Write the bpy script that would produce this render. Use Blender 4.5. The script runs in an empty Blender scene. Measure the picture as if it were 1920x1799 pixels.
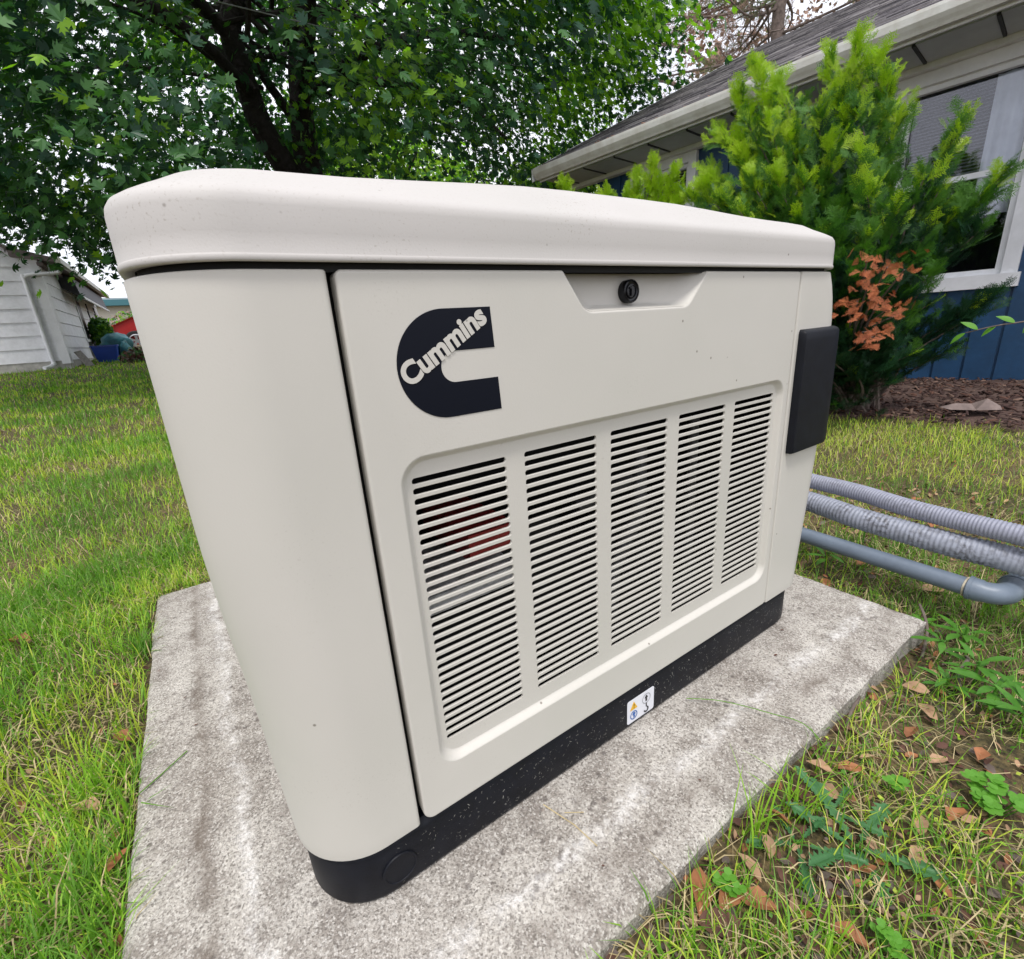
import bpy, math, random
import numpy as np
from math import sin, cos, pi, radians, sqrt
from mathutils import Vector, Matrix, geometry, noise as mnoise

random.seed(11)
rng = np.random.default_rng(7)
S = bpy.context.scene
COL = S.collection

# ------------------------------------------------------------------ camera
camd = bpy.data.cameras.new('camera')
camd.sensor_fit = 'HORIZONTAL'; camd.sensor_width = 36.0; camd.lens = 16.68
camd.clip_start = 0.02; camd.clip_end = 600
camo = bpy.data.objects.new('camera', camd); COL.objects.link(camo)
CX, CY, CZ = -0.1504, -0.4027, 0.6013
_r = Vector((0.8268, -0.5586, -0.0663)); _w = Vector((0.5161, 0.8001, -0.3057))
_w.normalize(); _r = (_r - _w * _r.dot(_w)).normalized(); _u = _r.cross(_w)
camo.matrix_world = Matrix(((_r.x, _u.x, -_w.x, CX), (_r.y, _u.y, -_w.y, CY), (_r.z, _u.z, -_w.z, CZ), (0, 0, 0, 1)))
S.camera = camo

# ------------------------------------------------------------------ world, sun, exposure
SUN_EL, SUN_AZ = 66.0, 222.0          # azimuth clockwise from +Y : the hazy sun stands behind the viewer's left shoulder
world = bpy.data.worlds.new('World'); S.world = world; world.use_nodes = True
wn = world.node_tree.nodes; wl = world.node_tree.links
bg = wn['Background']; bg.inputs['Strength'].default_value = 0.128
sky = wn.new('ShaderNodeTexSky'); sky.sky_type = 'NISHITA'; sky.sun_disc = False
sky.sun_elevation = radians(SUN_EL); sky.sun_rotation = radians(SUN_AZ); sky.dust_density = 3.0
tc = wn.new('ShaderNodeTexCoord'); nz = wn.new('ShaderNodeTexNoise'); nz.inputs['Scale'].default_value = 2.2; nz.inputs['Detail'].default_value = 6
rp = wn.new('ShaderNodeValToRGB'); rp.color_ramp.elements[0].position = 0.30; rp.color_ramp.elements[0].color = (0.62, 0.62, 0.62, 1)
rp.color_ramp.elements[1].position = 0.62; rp.color_ramp.elements[1].color = (0.97, 0.97, 0.97, 1)
mx = wn.new('ShaderNodeMix'); mx.data_type = 'RGBA'
mx.inputs[7].default_value = (10.4, 10.5, 11.3, 1)
wl.new(tc.outputs['Generated'], nz.inputs['Vector']); wl.new(nz.outputs['Fac'], rp.inputs['Fac'])
wl.new(rp.outputs['Color'], mx.inputs[0]); wl.new(sky.outputs[0], mx.inputs[6]); wl.new(mx.outputs[2], bg.inputs['Color'])

sund = bpy.data.lights.new('sun', 'SUN'); sund.energy = 2.2; sund.angle = radians(14); sund.color = (1.0, 0.965, 0.91)
suno = bpy.data.objects.new('sun', sund); COL.objects.link(suno)
_d = Vector((sin(radians(SUN_AZ)) * cos(radians(SUN_EL)), cos(radians(SUN_AZ)) * cos(radians(SUN_EL)), sin(radians(SUN_EL))))
suno.rotation_euler = _d.to_track_quat('Z', 'Y').to_euler(); suno.location = (0, 0, 12)

S.view_settings.view_transform = 'Standard'; S.view_settings.look = 'None'
S.view_settings.exposure = 0.15; S.view_settings.gamma = 1.0; S.view_settings.use_curve_mapping = False

# ------------------------------------------------------------------ helpers
def tag(o, label=None, cat=None, group=None, kind=None):
    if label: o['label'] = label
    if cat: o['category'] = cat
    if group: o['group'] = group
    if kind: o['kind'] = kind
    return o

def thing(name, label, cat, loc=(0, 0, 0), group=None):
    o = bpy.data.objects.new(name, None); COL.objects.link(o); o.location = loc
    o.empty_display_size = 0.1
    return tag(o, label, cat, group)

def wloc(o):
    v = Vector((0, 0, 0))
    while o is not None:
        v += o.location; o = o.parent
    return v

class MB:
    def __init__(s): s.v = []; s.f = []; s.m = []
    def add(s, vs, fs, m=0):
        b = len(s.v); s.v += [tuple(p) for p in vs]; s.f += [tuple(b + i for i in f) for f in fs]; s.m += [m] * len(fs)
        return s
    def box(s, x0, x1, y0, y1, z0, z1, m=0):
        vs = [(x0, y0, z0), (x1, y0, z0), (x1, y1, z0), (x0, y1, z0), (x0, y0, z1), (x1, y0, z1), (x1, y1, z1), (x0, y1, z1)]
        return s.add(vs, [(0, 3, 2, 1), (4, 5, 6, 7), (0, 1, 5, 4), (1, 2, 6, 5), (2, 3, 7, 6), (3, 0, 4, 7)], m)
    def hexa(s, P, m=0):   # 8 corner points, bottom 4 then top 4
        return s.add(P, [(0, 3, 2, 1), (4, 5, 6, 7), (0, 1, 5, 4), (1, 2, 6, 5), (2, 3, 7, 6), (3, 0, 4, 7)], m)
    def tube(s, pts, rad, n=12, m=0, caps=True):
        pts = [Vector(p) for p in pts]; k = len(pts)
        if not hasattr(rad, '__len__'): rad = [rad] * k
        up = None; rings = []
        for i, p in enumerate(pts):
            t = (pts[min(i + 1, k - 1)] - pts[max(i - 1, 0)]).normalized()
            if up is None:
                up = Vector((0, 0, 1)) if abs(t.z) < .9 else Vector((1, 0, 0))
            a = (up - t * up.dot(t)).normalized(); b = t.cross(a); up = a
            rings.append([p + (a * cos(2 * pi * j / n) + b * sin(2 * pi * j / n)) * rad[i] for j in range(n)])
        vs = [q for r in rings for q in r]; fs = []
        for i in range(k - 1):
            for j in range(n):
                fs.append((i * n + j, i * n + (j + 1) % n, (i + 1) * n + (j + 1) % n, (i + 1) * n + j))
        if caps:
            fs.append(tuple(range(n - 1, -1, -1))); fs.append(tuple((k - 1) * n + j for j in range(n)))
        return s.add(vs, fs, m)
    def loft(s, rings, closed=True, cap0=False, cap1=False, m=0):
        n = len(rings[0]); vs = [q for r in rings for q in r]; fs = []
        for i in range(len(rings) - 1):
            for j in range(n if closed else n - 1):
                k = (j + 1) % n
                fs.append((i * n + j, i * n + k, (i + 1) * n + k, (i + 1) * n + j))
        if cap0: fs.append(tuple(range(n - 1, -1, -1)))
        if cap1: fs.append(tuple((len(rings) - 1) * n + j for j in range(n)))
        return s.add(vs, fs, m)
    def build(s, name, mats, parent=None, smooth=None, fix=False, wn_=False):
        me = bpy.data.meshes.new(name); off = wloc(parent) if parent else Vector((0, 0, 0))
        me.from_pydata([(p[0] - off.x, p[1] - off.y, p[2] - off.z) for p in s.v], [], s.f)
        if not isinstance(mats, (list, tuple)): mats = [mats]
        for m in mats: me.materials.append(m)
        if len(mats) > 1: me.polygons.foreach_set('material_index', s.m)
        if fix:
            import bmesh
            bm = bmesh.new(); bm.from_mesh(me); bmesh.ops.remove_doubles(bm, verts=bm.verts, dist=1e-5)
            bmesh.ops.recalc_face_normals(bm, faces=bm.faces); bm.to_mesh(me); bm.free()
        if smooth is not None:
            me.polygons.foreach_set('use_smooth', [True] * len(me.polygons))
            me.set_sharp_from_angle(angle=radians(smooth))
        me.update()
        o = bpy.data.objects.new(name, me); COL.objects.link(o); o.parent = parent
        if wn_:
            w = o.modifiers.new('normals', 'WEIGHTED_NORMAL'); w.keep_sharp = True; w.weight = 90
        return o

def np_mesh(name, V, sizes, idx, mats, midx=None, parent=None, smooth=False):
    me = bpy.data.meshes.new(name); nv = len(V); nl = len(idx); nf = len(sizes)
    off = wloc(parent) if parent else Vector((0, 0, 0))
    V = np.asarray(V, dtype=np.float32) - np.array([off.x, off.y, off.z], dtype=np.float32)
    me.vertices.add(nv); me.vertices.foreach_set('co', V.ravel())
    me.loops.add(nl); me.loops.foreach_set('vertex_index', np.asarray(idx, dtype=np.int32))
    me.polygons.add(nf); st = np.concatenate([[0], np.cumsum(sizes)[:-1]]).astype(np.int32)
    me.polygons.foreach_set('loop_start', st); me.polygons.foreach_set('loop_total', np.asarray(sizes, dtype=np.int32))
    for m in mats: me.materials.append(m)
    if midx is not None: me.polygons.foreach_set('material_index', np.asarray(midx, dtype=np.int32))
    if smooth: me.polygons.foreach_set('use_smooth', np.ones(nf, dtype=bool))
    me.update(calc_edges=True); me.validate()
    o = bpy.data.objects.new(name, me); COL.objects.link(o); o.parent = parent
    return o

def scatter_mesh(name, tv, tf, P, R, scale, mats, midx, parent=None, smooth=False):
    """one joined mesh of copies of a small template: tv (k,3), tf list of tuples, P (n,3), R (n,3,3) columns=axes"""
    tv = np.asarray(tv, float); n = len(P); k = len(tv)
    V = np.einsum('nij,kj->nki', R, tv) * np.asarray(scale)[:, None, None] + P[:, None, :]
    sizes = np.tile([len(f) for f in tf], n)
    flat = np.array([i for f in tf for i in f]); idx = (flat[None, :] + (np.arange(n) * k)[:, None]).ravel()
    mi = np.repeat(midx, len(tf))
    return np_mesh(name, V.reshape(-1, 3), sizes, idx, mats, mi, parent, smooth)

def frames(nrm, roll):
    """rotation matrices with local z along nrm, random roll"""
    nrm = nrm / np.linalg.norm(nrm, axis=1, keepdims=True)
    a = np.where(np.abs(nrm[:, 2:3]) < .95, np.array([[0, 0, 1.]]), np.array([[1., 0, 0]]))
    x = np.cross(a, nrm); x /= np.linalg.norm(x, axis=1, keepdims=True); y = np.cross(nrm, x)
    c, s_ = np.cos(roll)[:, None], np.sin(roll)[:, None]
    X = x * c + y * s_; Y = -x * s_ + y * c
    return np.stack([X, Y, nrm], axis=2)

# ------------------------------------------------------------------ materials
def mat(name, col, rough=0.6, var=0.0, vscale=8.0, bump=0.0, bscale=60.0, col2=None, spec=None, metal=0.0, detail=5, dist=1.0):
    m = bpy.data.materials.new(name); m.use_nodes = True; N = m.node_tree.nodes; L = m.node_tree.links
    b = N['Principled BSDF']; b.inputs['Roughness'].default_value = rough; b.inputs['Metallic'].default_value = metal
    if spec is not None: b.inputs['Specular IOR Level'].default_value = spec
    b.inputs['Base Color'].default_value = (*col, 1)
    t = N.new('ShaderNodeTexCoord')
    if var > 0 or col2:
        n = N.new('ShaderNodeTexNoise'); n.inputs['Scale'].default_value = vscale; n.inputs['Detail'].default_value = detail; n.inputs['Roughness'].default_value = .65
        r = N.new('ShaderNodeValToRGB'); c2 = col2 or tuple(c * (1 - var) for c in col); c1 = col if col2 else tuple(min(1, c * (1 + var)) for c in col)
        r.color_ramp.elements[0].position = .33; r.color_ramp.elements[1].position = .67
        r.color_ramp.elements[0].color = (*c2, 1); r.color_ramp.elements[1].color = (*c1, 1)
        L.new(t.outputs['Object'], n.inputs['Vector']); L.new(n.outputs['Fac'], r.inputs['Fac']); L.new(r.outputs['Color'], b.inputs['Base Color'])
    if bump > 0:
        n = N.new('ShaderNodeTexNoise'); n.inputs['Scale'].default_value = bscale; n.inputs['Detail'].default_value = 4
        bp = N.new('ShaderNodeBump'); bp.inputs['Strength'].default_value = bump; bp.inputs['Distance'].default_value = 0.01 * dist
        L.new(t.outputs['Object'], n.inputs['Vector']); L.new(n.outputs['Fac'], bp.inputs['Height']); L.new(bp.outputs['Normal'], b.inputs['Normal'])
    return m

def leafmat(name, c1, c2, trans=0.3, rough=0.5, scale=3.0):
    m = bpy.data.materials.new(name); m.use_nodes = True; N = m.node_tree.nodes; L = m.node_tree.links
    b = N['Principled BSDF']; b.inputs['Roughness'].default_value = rough; b.inputs['Specular IOR Level'].default_value = .35
    t = N.new('ShaderNodeTexCoord'); n = N.new('ShaderNodeTexNoise'); n.inputs['Scale'].default_value = scale; n.inputs['Detail'].default_value = 8; n.inputs['Roughness'].default_value = .7
    r = N.new('ShaderNodeValToRGB'); r.color_ramp.elements[0].position = .36; r.color_ramp.elements[1].position = .64
    r.color_ramp.elements[0].color = (*c1, 1); r.color_ramp.elements[1].color = (*c2, 1)
    L.new(t.outputs['Object'], n.inputs['Vector']); L.new(n.outputs['Fac'], r.inputs['Fac']); L.new(r.outputs['Color'], b.inputs['Base Color'])
    tr = N.new('ShaderNodeBsdfTranslucent'); mixs = N.new('ShaderNodeMixShader'); mixs.inputs[0].default_value = trans
    g = N.new('ShaderNodeMix'); g.data_type = 'RGBA'; g.blend_type = 'MULTIPLY'; g.inputs[0].default_value = 1; g.inputs[7].default_value = (1.6, 1.9, .7, 1)
    L.new(r.outputs['Color'], g.inputs[6]); L.new(g.outputs[2], tr.inputs['Color'])
    L.new(b.outputs[0], mixs.inputs[1]); L.new(tr.outputs[0], mixs.inputs[2]); L.new(mixs.outputs[0], N['Material Output'].inputs['Surface'])
    return m

def panel_material(name, col, dirty_low=0.0):
    m = bpy.data.materials.new(name); m.use_nodes = True; N = m.node_tree.nodes; L = m.node_tree.links
    b = N['Principled BSDF']; b.inputs['Roughness'].default_value = .48 + dirty_low * .25; b.inputs['Specular IOR Level'].default_value = .45
    t = N.new('ShaderNodeTexCoord')
    n1 = N.new('ShaderNodeTexNoise'); n1.inputs['Scale'].default_value = 5; n1.inputs['Detail'].default_value = 4
    r1 = N.new('ShaderNodeValToRGB'); r1.color_ramp.elements[0].position = .3; r1.color_ramp.elements[1].position = .7
    r1.color_ramp.elements[0].color = (col[0] * .93, col[1] * .94, col[2] * .93, 1); r1.color_ramp.elements[1].color = (*col, 1)
    L.new(t.outputs['Object'], n1.inputs['Vector']); L.new(n1.outputs['Fac'], r1.inputs['Fac'])
    # insect specks and fine grit
    v = N.new('ShaderNodeTexVoronoi'); v.inputs['Scale'].default_value = 30; v.inputs['Randomness'].default_value = 1
    mr = N.new('ShaderNodeMapRange'); mr.inputs[1].default_value = .03; mr.inputs[2].default_value = .06; mr.inputs[3].default_value = 1; mr.inputs[4].default_value = 0
    L.new(t.outputs['Object'], v.inputs['Vector']); L.new(v.outputs['Distance'], mr.inputs[0])
    sp = N.new('ShaderNodeSeparateColor'); L.new(v.outputs['Color'], sp.inputs[0])
    gt = N.new('ShaderNodeMath'); gt.operation = 'GREATER_THAN'; gt.inputs[1].default_value = .5; L.new(sp.outputs[0], gt.inputs[0])
    mu = N.new('ShaderNodeMath'); mu.operation = 'MULTIPLY'; L.new(mr.outputs[0], mu.inputs[0]); L.new(gt.outputs[0], mu.inputs[1])
    mu2 = N.new('ShaderNodeMath'); mu2.operation = 'MULTIPLY'; mu2.inputs[1].default_value = .7; L.new(mu.outputs[0], mu2.inputs[0])
    mxa = N.new('ShaderNodeMix'); mxa.data_type = 'RGBA'; mxa.inputs[7].default_value = (.10, .075, .05, 1)
    L.new(mu2.outputs[0], mxa.inputs[0]); L.new(r1.outputs['Color'], mxa.inputs[6])
    # fine grime freckles
    n2 = N.new('ShaderNodeTexNoise'); n2.inputs['Scale'].default_value = 420; n2.inputs['Detail'].default_value = 3
    n3 = N.new('ShaderNodeTexNoise'); n3.inputs['Scale'].default_value = 9; n3.inputs['Detail'].default_value = 4
    L.new(t.outputs['Object'], n2.inputs['Vector']); L.new(t.outputs['Object'], n3.inputs['Vector'])
    mr2 = N.new('ShaderNodeMapRange'); mr2.inputs[1].default_value = .60; mr2.inputs[2].default_value = .72; L.new(n2.outputs['Fac'], mr2.inputs[0])
    mr3 = N.new('ShaderNodeMapRange'); mr3.inputs[1].default_value = .50; mr3.inputs[2].default_value = .75; mr3.inputs[3].default_value = dirty_low * .25; mr3.inputs[4].default_value = .28 + dirty_low
    L.new(n3.outputs['Fac'], mr3.inputs[0])
    mu3 = N.new('ShaderNodeMath'); mu3.operation = 'MULTIPLY'; L.new(mr2.outputs[0], mu3.inputs[0]); L.new(mr3.outputs[0], mu3.inputs[1])
    mxb = N.new('ShaderNodeMix'); mxb.data_type = 'RGBA'; mxb.inputs[7].default_value = (.22, .18, .13, 1)
    L.new(mu3.outputs[0], mxb.inputs[0]); L.new(mxa.outputs[2], mxb.inputs[6]); L.new(mxb.outputs[2], b.inputs['Base Color'])
    n4 = N.new('ShaderNodeTexNoise'); n4.inputs['Scale'].default_value = 520; n4.inputs['Detail'].default_value = 2
    bp = N.new('ShaderNodeBump'); bp.inputs['Strength'].default_value = .09; bp.inputs['Distance'].default_value = .001
    L.new(t.outputs['Object'], n4.inputs['Vector']); L.new(n4.outputs['Fac'], bp.inputs['Height']); L.new(bp.outputs['Normal'], b.inputs['Normal'])
    return m

M = {}
M['panel'] = panel_material('sandstone paint', (.575, .550, .505))
M['lid'] = panel_material('lid paint', (.50, .475, .455), .6)
M['black'] = mat('black plastic', (.005, .006, .010), .5, spec=.22, var=.3, vscale=40, bump=.25, bscale=500, dist=.1)
M['lockblack'] = mat('glossy black plastic', (.004, .004, .006), .25, spec=.35)
M['void'] = mat('dark sheet metal and gap shade', (.006, .006, .006), .8)
M['logo'] = mat('navy black vinyl', (.0035, .005, .011), .45, spec=.15)
M['sticker'] = mat('white sticker', (.72, .73, .78), .35)
M['yellow'] = mat('yellow print', (.75, .42, .02), .4)
M['blueprint'] = mat('blue print', (.03, .12, .38), .4)
M['greyprint'] = mat('grey print', (.25, .25, .27), .4)
M['blackprint'] = mat('black print', (.01, .01, .012), .4)
M['red'] = mat('dull red enamel', (.30, .025, .025), .4)
M['alu'] = mat('grey cast metal', (.5, .5, .5), .5, var=.3, vscale=60)
M['clip'] = mat('dried clippings', (.40, .39, .36), .9)
M['pvc'] = mat('grey pvc', (.145, .18, .23), .42, var=.12, vscale=14, bump=.05, bscale=100)
M['white'] = mat('white painted wood', (.78, .79, .82), .5, var=.08, vscale=5, bump=.06, bscale=30)
M['whitedirty'] = mat('weathered white gutter', (.74, .74, .71), .5, var=.15, vscale=7, col2=(.58, .56, .51), bump=.08, bscale=30)
M['soffit'] = mat('pale grey soffit board', (.50, .53, .54), .6, var=.08, vscale=6)
M['batten'] = mat('dark soffit joint', (.05, .055, .06), .8)
M['blue'] = mat('dark blue painted siding', (.010, .055, .135), .45, var=.22, vscale=5, bump=.12, bscale=35)
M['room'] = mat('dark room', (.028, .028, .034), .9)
M['blind'] = mat('grey venetian slats', (.24, .24, .28), .55)
M['sky_reflection_sheet'] = mat('white window reflection', (.85, .85, .9), .8, var=.12, vscale=6)
M['claps'] = mat('white clapboard paint', (.84, .85, .89), .55, var=.08, vscale=9, col2=(.70, .71, .74), bump=.08, bscale=30)
M['concretebase'] = mat('pale render plinth', (.42, .41, .38), .85, var=.3, vscale=7)
M['darkmetal'] = mat('dark grey awning', (.045, .045, .06), .6, var=.2, vscale=10)
M['shedroof'] = mat('brown grey roof edge', (.16, .13, .13), .8, var=.2)
M['bluebin'] = mat('blue plastic', (.01, .06, .42), .35, var=.08)
M['teal'] = mat('teal tarpaulin', (.03, .16, .20), .5, var=.35, vscale=6, bump=.4, bscale=8, dist=4)
M['carred'] = mat('red car paint', (.42, .03, .03), .22)
M['tyre'] = mat('tyre rubber', (.02, .02, .02), .8)
M['chrome'] = mat('wheel alloy', (.5, .5, .52), .3, metal=.8)
M['glassdark'] = mat('dark car glass', (.03, .035, .04), .35)
M['cream'] = mat('cream wall', (.62, .58, .50), .8, var=.05)
M['tealroof'] = mat('teal roof edge', (.05, .17, .20), .6)
M['bark'] = mat('dark maple bark', (.035, .027, .030), .9, var=.4, vscale=14, bump=.9, bscale=16, dist=4)
M['pinebark'] = mat('grey brown pine bark', (.17, .13, .11), .9, var=.4, vscale=10, bump=.8, bscale=14, dist=4)
M['twig'] = mat('grey brown twig', (.13, .10, .085), .9, var=.3, vscale=60)
M['mulch'] = mat('brown wood mulch', (.055, .030, .024), .95, col2=(.12, .075, .06), vscale=60, bump=.6, bscale=70)
M['chip1'] = mat('dark bark chip', (.045, .022, .018), .9, var=.4, vscale=30)
M['chip2'] = mat('light bark chip', (.16, .10, .075), .9, var=.4, vscale=30)
M['dead1'] = mat('orange brown dead leaf', (.30, .12, .05), .75, var=.35, vscale=25)
M['dead2'] = mat('pale brown dead leaf', (.36, .22, .13), .8, var=.3, vscale=25)
M['dead3'] = mat('dark brown dead leaf', (.10, .045, .03), .85, var=.3, vscale=25)
M['straw'] = mat('straw', (.46, .37, .20), .85, var=.25, vscale=12)
M['straw2'] = mat('tan dry grass', (.30, .24, .12), .85, var=.25, vscale=12)
M['g1'] = leafmat('grass green', (.16, .34, .02), (.26, .46, .035), .25, .55, 2.5)
M['g2'] = leafmat('grass yellow green', (.36, .47, .04), (.50, .58, .08), .25, .55, 2.5)
M['g3'] = leafmat('grass dark green', (.08, .21, .02), (.14, .30, .03), .25, .5, 2.5)
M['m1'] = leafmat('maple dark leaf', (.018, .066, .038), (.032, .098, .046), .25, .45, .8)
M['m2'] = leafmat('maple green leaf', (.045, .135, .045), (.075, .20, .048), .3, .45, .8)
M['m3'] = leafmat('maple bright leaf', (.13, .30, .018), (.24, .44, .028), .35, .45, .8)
M['y1'] = leafmat('yew old and shaded needles', (.009, .038, .016), (.018, .064, .024), .15, .45, 5)
M['y2'] = leafmat('yew green needles', (.045, .14, .016), (.08, .20, .022), .22, .45, 5)
M['y3'] = leafmat('yew lime new growth', (.24, .40, .012), (.36, .50, .025), .3, .45, 5)
M['y4'] = mat('dead orange needles', (.50, .15, .05), .7, col2=(.30, .08, .03), vscale=20)
M['far'] = leafmat('sunlit far leaves', (.16, .26, .035), (.26, .36, .06), .4, .6, .5)
M['pn1'] = leafmat('pine grey green', (.10, .13, .07), (.15, .17, .10), .3, .7, 1)
M['pn2'] = mat('pine pinkish brown', (.38, .25, .19), .8, var=.3, vscale=2)
M['weed'] = leafmat('weed leaf', (.055, .18, .02), (.10, .26, .03), .25, .45, 30)
M['clover'] = leafmat('clover leaf', (.09, .26, .025), (.13, .33, .035), .25, .5, 30)
M['dand'] = leafmat('dandelion leaf', (.045, .15, .05), (.08, .21, .075), .25, .45, 30)
M['wire'] = mat('grey cable', (.30, .32, .34), .6)

def glass_mat():
    m = bpy.data.materials.new('window glass'); m.use_nodes = True; N = m.node_tree.nodes; L = m.node_tree.links
    N.remove(N['Principled BSDF'])
    tr = N.new('ShaderNodeBsdfTransparent'); tr.inputs[0].default_value = (.86, .88, .9, 1)
    gl = N.new('ShaderNodeBsdfGlossy'); gl.inputs['Roughness'].default_value = .015; gl.inputs[0].default_value = (.95, .95, 1, 1)
    fr = N.new('ShaderNodeFresnel'); fr.inputs[0].default_value = 1.5
    ma = N.new('ShaderNodeMath'); ma.operation = 'MULTIPLY_ADD'; ma.inputs[1].default_value = 1.2; ma.inputs[2].default_value = .01
    mi = N.new('ShaderNodeMixShader'); L.new(fr.outputs[0], ma.inputs[0]); L.new(ma.outputs[0], mi.inputs[0])
    L.new(tr.outputs[0], mi.inputs[1]); L.new(gl.outputs[0], mi.inputs[2]); L.new(mi.outputs[0], N['Material Output'].inputs['Surface'])
    return m
M['glass'] = glass_mat()

def conduit_mat(name, c, dirt):
    m = mat(name, c, .5); N = m.node_tree.nodes; L = m.node_tree.links; b = N['Principled BSDF']
    t = N.new('ShaderNodeTexCoord'); n = N.new('ShaderNodeTexNoise'); n.inputs['Scale'].default_value = 130; n.inputs['Detail'].default_value = 4
    n2 = N.new('ShaderNodeTexNoise'); n2.inputs['Scale'].default_value = 16
    mr = N.new('ShaderNodeMapRange'); mr.inputs[1].default_value = .5 - dirt * .1; mr.inputs[2].default_value = .62
    ml = N.new('ShaderNodeMath'); ml.operation = 'MULTIPLY'; mr2 = N.new('ShaderNodeMapRange'); mr2.inputs[1].default_value = .35; mr2.inputs[2].default_value = .6
    L.new(t.outputs['Object'], n.inputs['Vector']); L.new(t.outputs['Object'], n2.inputs['Vector']); L.new(n.outputs['Fac'], mr.inputs[0]); L.new(n2.outputs['Fac'], mr2.inputs[0])
    L.new(mr.outputs[0], ml.inputs[0]); L.new(mr2.outputs[0], ml.inputs[1])
    mx = N.new('ShaderNodeMix'); mx.data_type = 'RGBA'; mx.inputs[6].default_value = (*c, 1); mx.inputs[7].default_value = (.06, .055, .06, 1)
    m3 = N.new('ShaderNodeMath'); m3.operation = 'MULTIPLY'; m3.inputs[1].default_value = dirt; L.new(ml.outputs[0], m3.inputs[0])
    L.new(m3.outputs[0], mx.inputs[0]); L.new(mx.outputs[2], b.inputs['Base Color'])
    return m
M['cond1'] = conduit_mat('lilac grey conduit', (.27, .28, .35), .35)
M['cond2'] = conduit_mat('soiled grey conduit', (.29, .31, .375), .75)

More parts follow.
